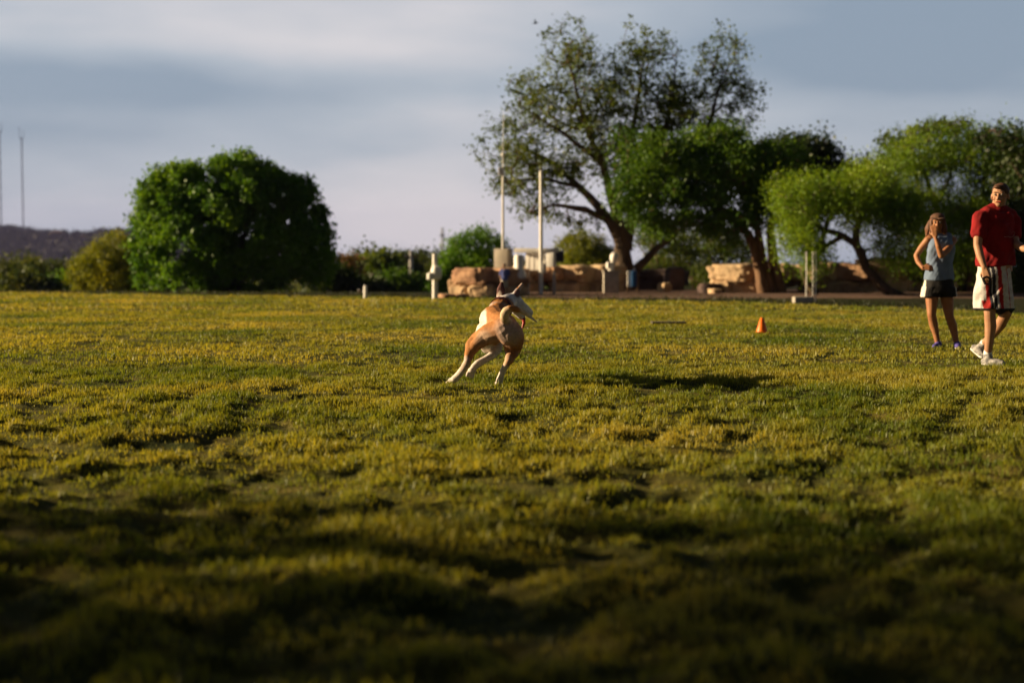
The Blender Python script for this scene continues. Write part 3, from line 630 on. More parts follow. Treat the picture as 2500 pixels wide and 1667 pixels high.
# woods covering the hill, and small houses in a clearing
def hillwood():
    r = np.random.default_rng(15); me = bpy.data.objects['hills'].data; co = np.zeros(len(me.vertices) * 3); me.vertices.foreach_get('co', co); co = co.reshape(-1, 3)
    c = co[(co[:, 0] > -900) & (co[:, 0] < 60) & (co[:, 2] > 2) & (co[:, 1] < 1850)]; c = c[r.integers(0, len(c), 5200)] + r.normal(0, 1, (5200, 3)) * np.array([7, 16, .8])
    m = 22; P = np.repeat(c, m, 0) + r.normal(0, 1, (len(c) * m, 3)) * np.array([2.6, 2.6, 1.7]) + np.array([0, 0, 1.4])
    a = r.normal(size=P.shape); a /= np.linalg.norm(a, axis=1)[:, None]; b_ = np.cross(a, r.normal(size=P.shape)); b_ /= np.linalg.norm(b_, axis=1)[:, None]; s = r.uniform(.6, 1.5, len(P))[:, None]
    q = np.stack([P - a * s, P + b_ * s * .8, P + a * s, P - b_ * s * .8], 1).reshape(-1, 3)
    tag(npmesh('hill_wood', q, np.arange(len(q)).reshape(-1, 4), leaf_mat('leaf_hill', [(.006, .008, .007), (.010, .012, .010), (.015, .015, .013)], .2, .02), attr={'var': np.repeat(r.random(len(P)), 4)}), kind='stuff')
hillwood()
M['house'] = mat('house_wall', (.34, .25, .20), (.28, .2, .17), 1, .9); M['roof'] = mat('house_roof', (.12, .08, .07), (.09, .06, .06), 1, .9)
for px, py, w, h, lab in ((141, 573, 11, 4.5, 'widest pale house on the hillside clearing'), (128, 578, 4, 5, 'small pale house left of the wide house on the hill'), (163, 583, 4, 5, 'small house below and right of the wide house on the hill'), (202, 586, 4, 5, 'small house on the hill nearest the yellow green bush')):
    D = 1440; p = PX(px, py, D); t = empty('hill_house', p, lab, 'house'); MB().box(p, (w, 7, h)).build('wall', M['house'], t)
    m_ = MB(); m_.add([p + Vector((x * w * .55, y * 4, h / 2)) for x in (-1, 1) for y in (-1, 1)] + [p + Vector((x * w * .4, 0, h / 2 + 2)) for x in (-1, 1)], [(0, 2, 5, 4), (1, 4, 5, 3), (0, 4, 1), (2, 3, 5), (0, 1, 3, 2)]); m_.build('roof', M['roof'], t, False)
# far-off wood reading as one mass
def wood():
    r = np.random.default_rng(5); V = []; n = 0
    C = []
    for k in range(1500):
        y = r.uniform(170, 420); x = r.uniform(-.48, .48) * y; z = gz(x, y); C.append((x, y, z + r.uniform(1.5, 4.2) * (1 + (y - 170) / 500), r.uniform(1.5, 3.2)))
    C = np.array(C); m = 60; P = np.repeat(C[:, :3], m, 0) + r.normal(0, .5, (len(C) * m, 3)) * np.repeat(C[:, 3], m)[:, None]
    a = r.normal(size=P.shape); a /= np.linalg.norm(a, axis=1)[:, None]; b_ = np.cross(a, r.normal(size=P.shape)); b_ /= np.linalg.norm(b_, axis=1)[:, None]; s = r.uniform(.35, .8, len(P))[:, None]
    q = np.stack([P - a * s, P + b_ * s * .7, P + a * s, P - b_ * s * .7], 1).reshape(-1, 3)
    tag(npmesh('distant_wood', q, np.arange(len(q)).reshape(-1, 4), M['lf_far'], attr={'var': np.repeat(r.random(len(P)), 4)}), kind='stuff')
wood()
# unseen trees added outside the frame on the left to shade the near grass
for i, (t, p, hgt, cr_, na, lab) in enumerate(((18.5, -.7, 9.5, 2.7, 800, 'broad unseen tree added out of frame on the left to shade the near grass'), (20, 3.4, 9.0, 1.5, 60, 'smaller thin unseen tree added out of frame on the left to break up the shade edge'))):
    px_, py_ = -LD.x * t - LD.y * p, -LD.y * t + LD.x * p
    z0 = gz(px_, py_)
    tree('added_shade_tree', lab, (px_, py_, z0), [[(px_, py_, z0 - .1, .3), (px_ + .1, py_, z0 + hgt * .4, .22), (px_, py_, z0 + hgt * .8, .06)], [(px_, py_, z0 + hgt * .25, .2), (px_ + 1, py_ + 1.2, z0 + hgt * .6, .06)]],
         [(px_, py_, z0 + hgt * .66, cr_, cr_, hgt * .34), (px_ + .6, py_ + 1, z0 + hgt * .45, cr_ * .9, cr_ * .9, hgt * .22), (px_ - .5, py_ - 1, z0 + hgt * .5, cr_ * .9, cr_ * .9, hgt * .3)],
         na, 50, .24, .34, M['lf_dark'], M['bark'], seed=90 + i, r_tip=.014, r_exp=.36, aspect=.7)

# ------------------------------------------------------------------ rocks
def boulder(c, size, seed, rz=0, sharp=.22):
    bm = bmesh.new(); bmesh.ops.create_icosphere(bm, subdivisions=4, radius=1)
    P = np.array([v_.co for v_ in bm.verts]); F = [[q.index for q in f.verts] for f in bm.faces]; bm.free()
    # squarish block with rounded edges, broken beds
    e = .40; P = np.sign(P) * np.abs(P) ** e; P /= np.abs(P).max()
    r = np.random.default_rng(seed); o = r.uniform(0, 50, 3)
    n1 = fbm(P[:, 0] * 1.7 + o[0] + P[:, 1], P[:, 2] * 2.2 + o[1], 4, seed); n2 = fbm(P[:, 2] * 2 + o[2], P[:, 0] * 7 + P[:, 1] * 7, 3, seed + 5)
    P = P * (1 + sharp * 1.6 * n1 + .26 * n2)[:, None]
    P *= np.array(size) / 2; a = rz; ca, sa = math.cos(a), math.sin(a)
    P = np.stack([P[:, 0] * ca - P[:, 1] * sa, P[:, 0] * sa + P[:, 1] * ca, P[:, 2]], 1) + np.array(c)
    return P, F
def rock(name, c, size, seed, parent=None, rz=0, m='lime'):
    P, F = boulder(c, size, seed, rz); return MB().add(P, F).build(name, M[m], parent)
def rockwall(label, base_px, blocks):
    b0_ = PX(*base_px); root = empty('rock_wall', (b0_.x, b0_.y, 0), label, 'rock wall')
    for i, (x0, x1, y0, y1, D, m) in enumerate(blocks):
        a, c = PX(x0, y1, D), PX(x1, y0, D); w, h = c.x - a.x, c.z - a.z
        rock('boulder', ((a.x + c.x) / 2, D + .4, (a.z + c.z) / 2), (w * 1.2, 1.1 + .4 * random.random(), h * 1.2), 100 + i + int(x0), root, random.uniform(-.75, -.3), m)
    return root
M['lime_red'] = mat('limestone_reddish', (.46, .28, .17), (.24, .13, .08), 1.8, .95, .05, 6)
M['lime_dark'] = mat('limestone_dark', (.11, .075, .07), (.06, .045, .045), 1.8, .95, .05, 6)
def ledge(x0, x1, yt, yb, D, seed, cols):
    """beds of a natural limestone ledge: overhanging top slabs, recessed middle, fallen blocks at the foot"""
    r = random.Random(seed); out_ = []; h = yb - yt
    for a, b, wmin, wmax, dd, ov in ((0, .46, 45, 100, 0, 4), (.40, .66, 30, 60, .45, 2), (.60, 1.0, 32, 80, -.15, 3)):
        x = x0 - r.uniform(0, 12)
        while x < x1:
            w = r.uniform(wmin, wmax); j_ = r.uniform(-.05, .05) * h; gap = r.random() < (.22 if a > .5 else .05)
            if not gap: out_.append((x - ov, min(x + w, x1 + 10) + ov, yt + a * h + j_ - 1, yt + b * h + abs(j_) + 2, D + dd + r.uniform(-.2, .2), r.choice(cols)))
            x += w
    return out_
rockwall('long ledge of stacked tan and reddish limestone boulders under the white cabinets', (1300, 722, 47),
    ledge(1124, 1260, 657, 727, 45.2, 13, ('lime_red', 'lime_red', 'lime')) + ledge(1255, 1500, 655, 714, 50.5, 4, ('lime', 'lime', 'lime_red')) + ledge(1495, 1660, 660, 709, 55, 5, ('lime_dark',)))
rockwall('weathered tan limestone ledge behind the leaning trunks and swing ropes', (2000, 720, 50),
    ledge(1764, 1880, 650, 721, 49.3, 6, ('lime',)) + ledge(1880, 2120, 647, 718, 50.4, 7, ('lime', 'lime', 'lime_red')) + ledge(2120, 2300, 638, 719, 50.8, 8, ('lime',)) + ledge(2290, 2560, 672, 738, 50, 9, ('lime_red', 'lime_dark')))
for lab, x0, x1, y0, y1, D, m in (('orange tan boulder standing alone right of the blue board', 1610, 1634, 688, 716, 50, 'lime'), ('grey flat boulder lying in front of the scrub', 1706, 1762, 690, 712, 49, 'lime_dark'), ('small tan stone below the grey flat boulder', 1730, 1757, 703, 718, 47.6, 'lime'),
        ('dark upright boulder behind the orange tan one', 1625, 1668, 652, 706, 53, 'lime_dark'), ('low reddish stone left of the rock wall', 1073, 1108, 720, 731, 42.5, 'lime_red'), ('second low reddish stone touching the rock wall end', 1108, 1142, 721, 731, 42.6, 'lime_red')):
    a, c = PX(x0, y1, D), PX(x1, y0, D); cx = (a.x + c.x) / 2; g_ = gz(cx, D); h = max(.15, c.z - g_)
    o = rock('boulder', (0, 0, h / 2 - .05), (c.x - a.x, .6, h + .05), int(x0), None, .3, m); o.location = (cx, D, g_); tag(o, lab, 'boulder')

# ------------------------------------------------------------------ radio masts
def mast(px, top, D, label, w=.9, foot=557, fork=True):
    p = PX(px, foot + 12, D); q = PX(px, top, D); H = q.z - p.z
    root = empty('radio_mast', p, label, 'radio mast')
    m = MB(); body_top = H * (.885 if fork else 1)
    for a in range(3):
        an = a * 2.094; m.tube([p + Vector((math.cos(an) * w, math.sin(an) * w, 0)), p + Vector((math.cos(an) * w, math.sin(an) * w, body_top))], w * .35, 5)
    k = 26
    for i in range(k):
        z0, z1 = body_top * i / k, body_top * (i + 1) / k; a0 = (i % 3) * 2.094; a1 = ((i + 1) % 3) * 2.094
        m.tube([p + Vector((math.cos(a0) * w, math.sin(a0) * w, z0)), p + Vector((math.cos(a1) * w, math.sin(a1) * w, z1))], w * .22, 4)
    m.build('lattice', M['mast'], root)
    if fork:
        f = MB(); f.box(p + Vector((0, 0, body_top)), (7 * w, 2 * w, 1.3 * w))
        f.tube([p + Vector((-3.2 * w, 0, body_top)), p + Vector((-3.6 * w, 0, H))], w * .42, 5); f.tube([p + Vector((3.2 * w, 0, body_top)), p + Vector((3.4 * w, 0, H * .96))], w * .38, 5)
        f.build('antenna', M['mast'], root)
M['mast'] = mat('mast_steel', (.10, .10, .12), (.08, .08, .10), 1, .8)
mast(57, 308, 1800, 'thin radio mast on the hill with a forked top, the inner one', .75)
mast(3, 290, 1750, 'radio mast cut by the left edge of the picture', .8)
M['mast_pale'] = mat('pale_tower', (.34, .37, .42), (.30, .33, .38), 1, .8)
p = PX(1080, 610, 1500); t = empty('distant_tower', (p.x, p.y, -9), 'faint pale tower far behind the trees left of the dark round bush', 'tower')
MB().tube([(p.x, p.y, -9), PX(1080, 556, 1500)], [1.8, 1.2], 8).build('shaft', M['mast_pale'], t); MB().box(PX(1080, 575, 1500), (5, 3, 2)).build('antenna_ring', M['mast_pale'], t)
p = PX(1003, 612, 85); t = empty('utility_pole', (p.x, 85, gz(p.x, 85)), 'faint grey utility pole in the far row of trees', 'pole')
MB().tube([(p.x, 85, gz(p.x, 85)), p], [.15, .10], 8).build('shaft', M['steel'], t); MB().box((p.x, 85, p.z - .35), (.9, .1, .12)).build('crossarm', M['wood'], t)

# ------------------------------------------------------------------ posts, cabinets, boards
def post(px, D, top, r_=.06): p = PX(px, top, D); return Vector((p.x, D, gz(p.x, D))), p
# tall white post with two round boxes
g_, tp = post(1062, 41.2, 622); t = empty('white_post', g_, 'tall white post with two rounded meter boxes, left of the rock wall', 'post')
MB().tube([g_ - Vector((0, 0, .05)), tp], [.085, .075], 12).build('shaft', M['white'], t)
MB().lathe(PX(1065, 685, 41.1), [(.05, 0), (.14, .05), (.16, .15), (.16, .30), (.12, .40), (.05, .42)], 16).build('meter_box', M['white'], t)
MB().lathe(PX(1051, 685, 41.0), [(.03, 0), (.10, .04), (.11, .12), (.10, .2), (.03, .24)], 14).build('meter_box', M['white'], t)
MB().tube([tp - Vector((0, 0, .01)), tp + Vector((0, 0, .03))], [.09, .07], 12).build('cap', M['white'], t)
# short post with tap
g_, tp = post(892, 41.5, 696); t = empty('tap_post', g_, 'short white standpipe post with a small knob on its left side', 'post')
MB().tube([g_ - Vector((0, 0, .05)), tp - Vector((0, 0, .06)), tp], [.055, .055, .03], 12).build('shaft', M['white'], t)
c = PX(886, 711, 41.4); MB().tube([c, c - Vector((.07, 0, .01)), c - Vector((.11, 0, 0)), c - Vector((.15, 0, 0))], [.02, .02, .055, .055], 12).build('tap', M['white'], t)
c = c - Vector((.10, 0, .04)); MB().lathe(c, [(.01, -.02), (.055, 0), (.06, .06), (.02, .09)], 10).build('valve_wheel', M['wood'], t)
# equipment cabinets on posts
D = 46.9
c0, c1 = PX(1206, 660, D), PX(1251, 607, D); g_ = Vector(((c0.x + c1.x) / 2, D, gz(c0.x, D)))
t = empty('equipment_cabinet', g_, 'plain beige metal cabinet on legs, left end of the raised equipment', 'cabinet')
MB().box(((c0.x + c1.x) / 2, D + .15, (c0.z + c1.z) / 2), ((c1.x - c0.x) * .86, .34, c1.z - c0.z), rz=-.4, bev=.015).build('housing', M['beige'], t)
MB().box(((c0.x + c1.x) / 2 - .066, D - .016, (c0.z + c1.z) / 2), ((c1.x - c0.x) * .76, .02, (c1.z - c0.z) * .9), rz=-.4, bev=.008).build('door', M['beige'], t)
for sx in (.08, -.08):
    x = (c0.x if sx > 0 else c1.x) + sx; MB().tube([(x, D + .1, g_.z - .05), (x, D + .1, c0.z + .02)], .035, 8).build('leg', M['steel'], t)
D = 46.0
c0, c1 = PX(1257, 664, D), PX(1362, 607, D); g_ = Vector(((c0.x + c1.x) / 2, D, gz(c0.x, D)))
t = empty('panel_rack', g_, 'white ribbed panel rack standing on posts over the rock wall', 'equipment rack')
k = D / FPX
a = PX(1257, 617, D); MB().box(((a.x + c1.x) / 2, D, c1.z - .06), (c1.x - a.x - .02, .45, .14), rz=-.25, bev=.01).build('roof_panel', M['white'], t)
x0 = PX(1284, 660, D); x1 = PX(1331, 617, D); n = 4
for i in range(n):
    w = (x1.x - x0.x) / n; MB().box((x0.x + w * (i + .5), D - (i - 1.5) * w * .42, (x0.z + x1.z) / 2 + .0), (w * 1.03, .07, x1.z - x0.z), rz=-.4, bev=.02).build('panel', M['white'], t)
x0 = PX(1333, 652, D); x1 = PX(1356, 617, D)
MB().box(((x0.x + x1.x) / 2, D - .25, (x0.z + x1.z) / 2), ((x1.x - x0.x) * .9, .2, x1.z - x0.z), rz=-.4, bev=.02).build('junction_box', M['white'], t)
x0 = PX(1357, 640, D); x1 = PX(1377, 612, D); MB().box(((x0.x + x1.x) / 2, D + .25, (x0.z + x1.z) / 2), (x1.x - x0.x, .4, x1.z - x0.z), bev=.02).build('battery_box', M['dark'], t)
x0 = PX(1284, 668, D); x1 = PX(1331, 660.5, D); MB().box(((x0.x + x1.x) / 2, D + .05, (x0.z + x1.z) / 2), (x1.x - x0.x, .3, x1.z - x0.z), bev=.01).build('shelf', M['wood'], t)
for px in (1290, 1353):
    p = PX(px, 662, D - .12); MB().tube([(p.x, p.y, gz(p.x, p.y) - .05), p], .05, 10).build('leg', M['steel'], t)
p = PX(1267, 622, D - .7); g_ = Vector((p.x, p.y, gz(p.x, p.y)))
t = empty('white_tank', g_, 'white upright tank with a flared foot between the cabinet and the panels', 'tank')
q = PX(1267, 681, D - .7); H = p.z - q.z
MB().lathe(q, [(.14, 0), (.24, .03), (.25, .12), (.20, .24), (.16, .30), (.16, H - .08), (.13, H - .01), (.05, H)], 20).build('vessel', M['white'], t)
MB().tube([g_ - Vector((0, 0, .05)), Vector((q.x, q.y, q.z + .02))], .06, 8).build('leg', M['dark'], t)
# two tall masts
p = PX(1228, 270, 48); g_ = Vector((p.x, 48, gz(p.x, 48)))
t = empty('antenna_pole', g_, 'tallest thin white antenna pole with a small box halfway up', 'pole')
a = PX(1228, 410, 48); MB().tube([g_ - Vector((0, 0, .05)), a], [.05, .04], 10).build('shaft', M['white'], t)
MB().tube([a, PX(1228, 372, 48), PX(1229, 270, 48)], [.02, .014, .007], 8).build('whip', M['white'], t)
a = PX(1224, 418, 47.93); MB().box(a, (.2, .16, .26), bev=.02).build('instrument_box', M['white'], t)
a = PX(1228, 378, 48); MB().lathe(a, [(.02, -.06), (.06, -.04), (.06, .04), (.02, .06)], 10).build('collar', M['white'], t)
p = PX(1321, 421, 45.6); g_ = Vector((p.x, 45.6, gz(p.x, 45.6)))
t = empty('white_pole', g_, 'thick plain white pole rising through the ribbed panels', 'pole')
MB().tube([g_ - Vector((0, 0, .05)), PX(1321, 640, 45.6), p], [.066, .062, .055], 12).build('shaft', M['white'], t)
MB().lathe(p, [(.058, -.02), (.062, .02), (.03, .06)], 12).build('cap', M['white'], t)
MB().box(PX(1330, 655, 45.5), (.1, .08, .3), bev=.01).build('conduit_box', M['steel'], t)
# pedestal with the rounded viewer on it
D = 48.2; a, c = PX(1473, 712, D), PX(1510, 664, D); g_ = Vector(((a.x + c.x) / 2, D, gz(a.x, D)))
t = empty('pedestal', g_, 'square concrete pedestal carrying a white viewer, right end of the rock wall', 'pedestal')
MB().box((g_.x, D, (g_.z + c.z) / 2), (c.x - a.x, .5, c.z - g_.z), bev=.02).build('plinth', M['concrete'], t)
MB().box((g_.x, D, c.z + .025), (c.x - a.x + .06, .56, .05), bev=.01).build('cap_slab', M['concrete'], t)
t2 = empty('viewing_scope', (g_.x, D, c.z + .05), 'white rounded viewing scope standing on the concrete pedestal', 'viewer')
s = PX(1492, 660, D); MB().lathe((s.x, D, c.z + .05), [(.10, 0), (.10, .04), (.05, .08), (.05, .2)], 14).build('neck', M['white'], t2)
q = PX(1490, 648, D); MB().box(q, (.26, .2, .22), rz=.2, bev=.04).build('yoke', M['white'], t2)
q = PX(1498, 641, D); MB().lathe(q, [(.06, 0), (.12, .05), (.145, .15), (.145, .24), (.10, .32), (.04, .35)], 16, axis=(.12, -.2, 1)).build('head', M['white'], t2)
# blue/white board on legs
D = 48.6; a, c = PX(1531, 700, D), PX(1553, 661, D); g_ = Vector(((a.x + c.x) / 2, D, gz(a.x, D)))
t = empty('notice_board', g_, 'small upright board half white and half blue on wooden legs', 'board')
mid = PX(1542, 680, D).x
MB().box(((a.x + mid) / 2, D, (a.z + c.z) / 2), (mid - a.x, .1, c.z - a.z), bev=.008).build('white_panel', M['white'], t)
MB().box(((mid + c.x) / 2 + .005, D + .02, (a.z + c.z) / 2), (c.x - mid, .3, c.z - a.z), bev=.02).build('blue_panel', M['blue'], t)
for px in (1533.5, 1558):
    p = PX(px, 664, D + .05); MB().box((p.x, D + .07, (g_.z + p.z) / 2 - .03), (.07, .05, p.z - g_.z + .06)).build('leg', M['wood'], t)
# block with three thin rods
D = 36.9; a, c = PX(1937, 742, D), PX(1984, 726, D); g_ = Vector(((a.x + c.x) / 2, D, gz(a.x, D)))
t = empty('swing', (PX(1980, 740, D + .6).x, D + .6, gz(7.7, D + .6)), 'pale ropes hanging down behind the concrete block', 'ropes')
o = MB().box((0, 0, .07), (c.x - a.x, .35, .20), bev=.015).build('concrete_block', M['concrete']); o.location = g_; tag(o, 'long pale concrete block lying at the lawn edge under the ropes', 'block')
for px in (1968.5, 1984.5, 1991.5):
    p, q = PX(px, 615, D + .6), PX(px - 1, 738, D + .6); mid = (p + q) / 2 + Vector((.012, 0, 0)); MB().tube([q, mid, p], .014, 6).build('rope', M['white'], t)
# cone
D = 20.75; p = PX(1860, 812.5, D); g_ = Vector((p.x, D, gz(p.x, D)))
t = empty('traffic_cone', g_, 'small orange training cone standing on the lawn', 'cone')
MB().lathe(g_ + Vector((0, 0, .022)), [(.082, 0), (.078, .02), (.026, .20), (.020, .205), (.010, .20)], 24).build('cone', M['orange'], t)
MB().box(g_ + Vector((0, 0, .012)), (.20, .20, .024), bev=.008).build('base', M['orange'], t)
M['cover'] = mat('old_iron', (.10, .085, .07), (.06, .05, .045), 20, .9)
# flat plank lying in the grass
D = 23.4; p = PX(1632, 795, D); o = MB().box((0, 0, .02), (.56, .3, .03), bev=.005).build('drain_cover', M['cover']); o.location = (p.x, D, gz(p.x, D) + .03)
tag(o, 'flat grey drain cover lying in the lawn left of the orange cone', 'cover')
# bird
p = PX(1306, 58, 60); B = Body()
B.limb([p + Vector((-.07, 0, 0)), p + Vector((.03, 0, .01)), p + Vector((.09, 0, .02))], [.012, .035, .02]); B.ball(p + Vector((.11, -.01, .035)), .024); B.limb([p + Vector((-.07, 0, 0)), p + Vector((-.15, 0, -.01))], [.02, .02], flat=((0, 0, 1), .3))
B.limb([p, p + Vector((.02, .1, .09)), p + Vector((-.03, .24, .12))], [.035, .035, .012], flat=((0, .4, 1), .35)); B.limb([p, p + Vector((.02, -.1, .09)), p + Vector((-.03, -.2, .15))], [.035, .035, .012], flat=((0, -.4, 1), .35))
o = B.bake('bird', M['nose'], None, .006, 2); tag(o, 'tiny dark bird flying in the sky left of the tall tree', 'bird')

# ------------------------------------------------------------------ the dog
def dog():
    D0 = 11.69
    def P(X, Y, w): return PX(1050 + X / 5.226, 660 + Y / 5.226, D0 + w)
    g0 = P(880, 1480, 0); root = empty('dog', (g0.x, g0.y, gz(g0.x, g0.y)), 'tan and white short haired dog running away across the lawn, tail curved to the right', 'dog')
    B = Body(); L = B.limb
    # trunk
    L([P(955, 720, .06), P(880, 690, .26), P(815, 640, .48), P(850, 600, .66)], [.112, .108, .128, .112])
    L([P(930, 760, .08), P(850, 770, .28), P(750, 800, .50), P(800, 790, .70)], [.085, .085, .118, .10])
    L([P(700, 900, .46), P(745, 960, .60)], [.075, .075])
    L([P(860, 530, .56), P(905, 500, .70)], [.075, .085])
    B.ball(P(830, 560, .60), (.085, .12, .08))
    # neck + head
    L([P(880, 520, .66), P(960, 440, .80), P(1020, 400, .90)], [.098, .088, .074])
    B.ball(P(1060, 395, .94), (.082, .085, .072)); B.ball(P(1120, 430, .94), (.062, .07, .058)); B.ball(P(1085, 460, .93), (.07, .075, .06))
    L([P(1120, 450, .95), P(1195, 497, .99), P(1262, 542, 1.02)], [.062, .050, .036])
    L([P(1090, 500, .95), P(1150, 570, .98), P(1185, 610, 1.0)], [.05, .034, .022])
    for X0, Y0, X1, Y1, X2, Y2, w in ((898, 345, 905, 250, 915, 170, .86), (1088, 330, 1118, 262, 1176, 178, .90)):
        L([P(X0, Y0, w), P(X1, Y1, w), P(X2, Y2, w + .01)], [.040, .036 if X0 < 1000 else .024, .015], flat=((.2, 1, 0), .45))
    # tail
    L([P(985, 660, -.02), P(955, 615, -.06), P(950, 565, -.09), P(975, 520, -.10), P(1020, 492, -.11), P(1080, 487, -.10), P(1150, 512, -.08), P(1230, 560, -.05), P(1310, 618, -.02), P(1372, 665, 0)],
      [.040, .040, .037, .034, .031, .029, .026, .020, .013, .005])
    # hind legs: thigh, knee forward, hock back, shank, paw
    L([P(905, 770, .05), P(760, 810, .10), P(610, 890, .17), P(535, 965, .14), P(500, 1070, .05), P(478, 1165, -.02), P(430, 1245, .0), P(370, 1325, .03), P(310, 1385, .05)],
      [.098, .092, .068, .055, .042, .032, .028, .029, .032])
    L([P(700, 850, .10), P(580, 960, .10), P(500, 1080, .05)], [.07, .05, .034])
    L([P(1030, 800, .02), P(1055, 880, .06), P(1055, 970, .12), P(1045, 1050, .10), P(1020, 1110, .02), P(1000, 1165, -.04), P(950, 1245, -.02), P(910, 1325, .0), P(885, 1410, .02)],
      [.105, .098, .078, .056, .045, .033, .028, .028, .032])
    L([P(1060, 1050, .06), P(1035, 1170, -.03)], [.045, .020])
    L([P(960, 760, .02), P(1000, 830, .02)], [.10, .09])
    # front leg under the chest and the hidden one reaching forward
    L([P(790, 820, .62), P(850, 940, .56), P(855, 1010, .52), P(790, 1085, .48), P(700, 1135, .45), P(610, 1190, .42), P(560, 1235, .41)], [.07, .055, .044, .037, .032, .029, .028])
    L([P(930, 800, .72), P(985, 900, .74), P(1040, 950, .86), P(1050, 990, .98)], [.07, .048, .036, .026])
    # paws with toes
    def paw(c, d, r_, side):
        d = Vector(d).normalized(); s_ = Vector(side).normalized()
        B.ball(c, (r_ * 1.15, r_ * 1.15, r_ * .9))
        for k in (-1.5, -.5, .5, 1.5): L([c, c + d * r_ * 1.15 + s_ * k * r_ * .55, c + d * r_ * 1.75 + s_ * k * r_ * .6 - Vector((0, 0, r_ * .25))], [r_ * .5, r_ * .42, r_ * .3])
    paw(P(285, 1405, .07), (-.75, .45, -.45), .033, (.4, .9, -.1))
    paw(P(873, 1452, .04), (-.25, .7, -.5), .033, (1, .2, 0)); paw(P(535, 1275, .41), (-.35, -.1, -.8), .029, (.9, .3, -.3)); paw(P(1055, 1020, 1.0), (.2, .6, -.6), .024, (1, -.2, 0))
    TAN = (.40, .165, .045); TAND = (.28, .11, .03); WH = (.72, .64, .58); BL = (.70, .69, .74)
    f = painter(TAN, [
        (P(1000, 800, -.08), (.12, .13, .13), (.42, .31, .27), .6), (P(740, 880, .02), (.13, .06, .08), (.33, .20, .13), .6),  # mauve rump; browner camera-facing thigh is shade painted into the coat
        (P(655, 650, .42), (.055, .3, .12), WH, .2), (P(600, 730, .35), (.035, .2, .10), WH, .25),
        (P(860, 450, .7), (.08, .14, .035), (.45, .40, .38), .3),
        (P(1040, 420, .93), (.20, .16, .14), BL, .12), (P(1200, 500, 1.0), (.14, .14, .10), BL, .15), (P(960, 420, .84), (.10, .13, .10), BL, .12),
        (P(700, 960, .52), (.16, .2, .09), (.62, .50, .40), .3), (P(830, 920, .5), (.035, .1, .03), TAN, .4), (P(770, 1010, .55), (.07, .2, .03), (.22, .16, .13), .4),
        (P(700, 1140, .45), (.22, .10, .12), WH, .15), (P(540, 1270, .41), .09, WH, .2),
        (P(800, 1010, .54), (.10, .06, .06), WH, .4), (P(760, 830, .06), (.08, .06, .04), (.52, .36, .26), .6),
        (P(360, 1330, .03), (.14, .12, .13), WH, .2), (P(430, 1190, -.02), (.05, .05, .07), (.60, .46, .38), .3),
        (P(905, 1340, .0), (.10, .10, .12), WH, .2), (P(960, 1130, .0), (.05, .08, .06), (.55, .34, .22), .4), (P(1080, 1040, .08), (.04, .10, .08), TAND, .5),
        (P(1090, 500, -.06), (.20, .045, .10), (.66, .52, .36), .2), (P(1300, 610, -.03), (.12, .04, .06), (.72, .66, .55), .2), (P(965, 560, -.10), (.06, .05, .075), (.64, .50, .33), .25),
        (P(908, 240, .86), (.05, .06, .075), (.11, .04, .04), .2), (P(890, 310, .86), (.02, .06, .035), (.6, .5, .45), .3), (P(1115, 290, .89), (.03, .06, .035), (.22, .12, .13), .2), (P(1165, 195, .9), (.03, .06, .035), (.62, .45, .38), .25)])
    B.bake('dog_body', M['fur'], root, .0055, 4, f, .5, .011)
    # collar round the neck
    c = P(905, 485, .70); ax = (P(1000, 410, .86) - P(870, 530, .62)).normalized(); a = ax.orthogonal().normalized(); b_ = ax.cross(a); m = MB(); n = 40; V = []
    for k in range(n):
        an = 2 * math.pi * k / n; d = a * math.cos(an) + b_ * math.sin(an)
        for rr, h in ((.094, -.014), (.103, -.014), (.103, .014), (.094, .014)): V.append(c + d * rr + ax * h)
    F = [(4 * k + j, 4 * k + (j + 1) % 4, 4 * ((k + 1) % n) + (j + 1) % 4, 4 * ((k + 1) % n) + j) for k in range(n) for j in range(4)]
    m.add(V, F); m.build('collar', M['collar'], root)
    T = Body(); T.limb([P(1150, 580, .98), P(1192, 620, .98), P(1198, 670, .97), P(1178, 735, .96)], [.017, .018, .016, .010], flat=((.2, 1, 0), .5)); T.bake('tongue', M['tongue'], root, .005, 2)
    B = Body(); B.ball(P(1284, 545, 1.025), (.018, .02, .017)); B.bake('nose', M['nose'], root, .004, 2)
    e = Body(); e.ball(P(1158, 425, .985), .011); e.bake('eye', M['nose'], root, .003, 1)
dog()

# ------------------------------------------------------------------ people
def head(B, c, f, s=1.0):
    """skull, jaw, nose, brow, lips and ears; f = way the face looks (horizontal unit vector). Returns face helper"""
    f = Vector(f).normalized(); r_ = f.cross(Vector((0, 0, 1))).normalized(); u = r_.cross(f)
    Mx = Matrix((r_, f, u)).transposed()
    def Q(a, b_, d): return c + (r_ * a + f * b_ + u * d) * s
    B.ball(Q(0, -.012, .028), (.075 * s, .094 * s, .088 * s), Mx); B.ball(Q(0, .012, -.03), (.060 * s, .074 * s, .078 * s), Mx); B.ball(Q(0, .045, -.078), (.034 * s, .034 * s, .028 * s), Mx)
    B.limb([Q(0, .082, .015), Q(0, .106, -.022)], [.010 * s, .015 * s]); B.limb([Q(-.035, .073, .030), Q(.035, .073, .030)], [.011 * s, .011 * s])
    for q in (-1, 1): B.ball(Q(q * .078, -.008, -.008), (.010 * s, .020 * s, .032 * s), Mx); B.ball(Q(q * .038, .058, -.022), (.022 * s, .02 * s, .02 * s), Mx); B.ball(Q(q * .014, .092, -.028), .009 * s)
    B.limb([Q(-.022, .076, -.052), Q(.022, .076, -.052)], [.009 * s, .009 * s])
    return Q
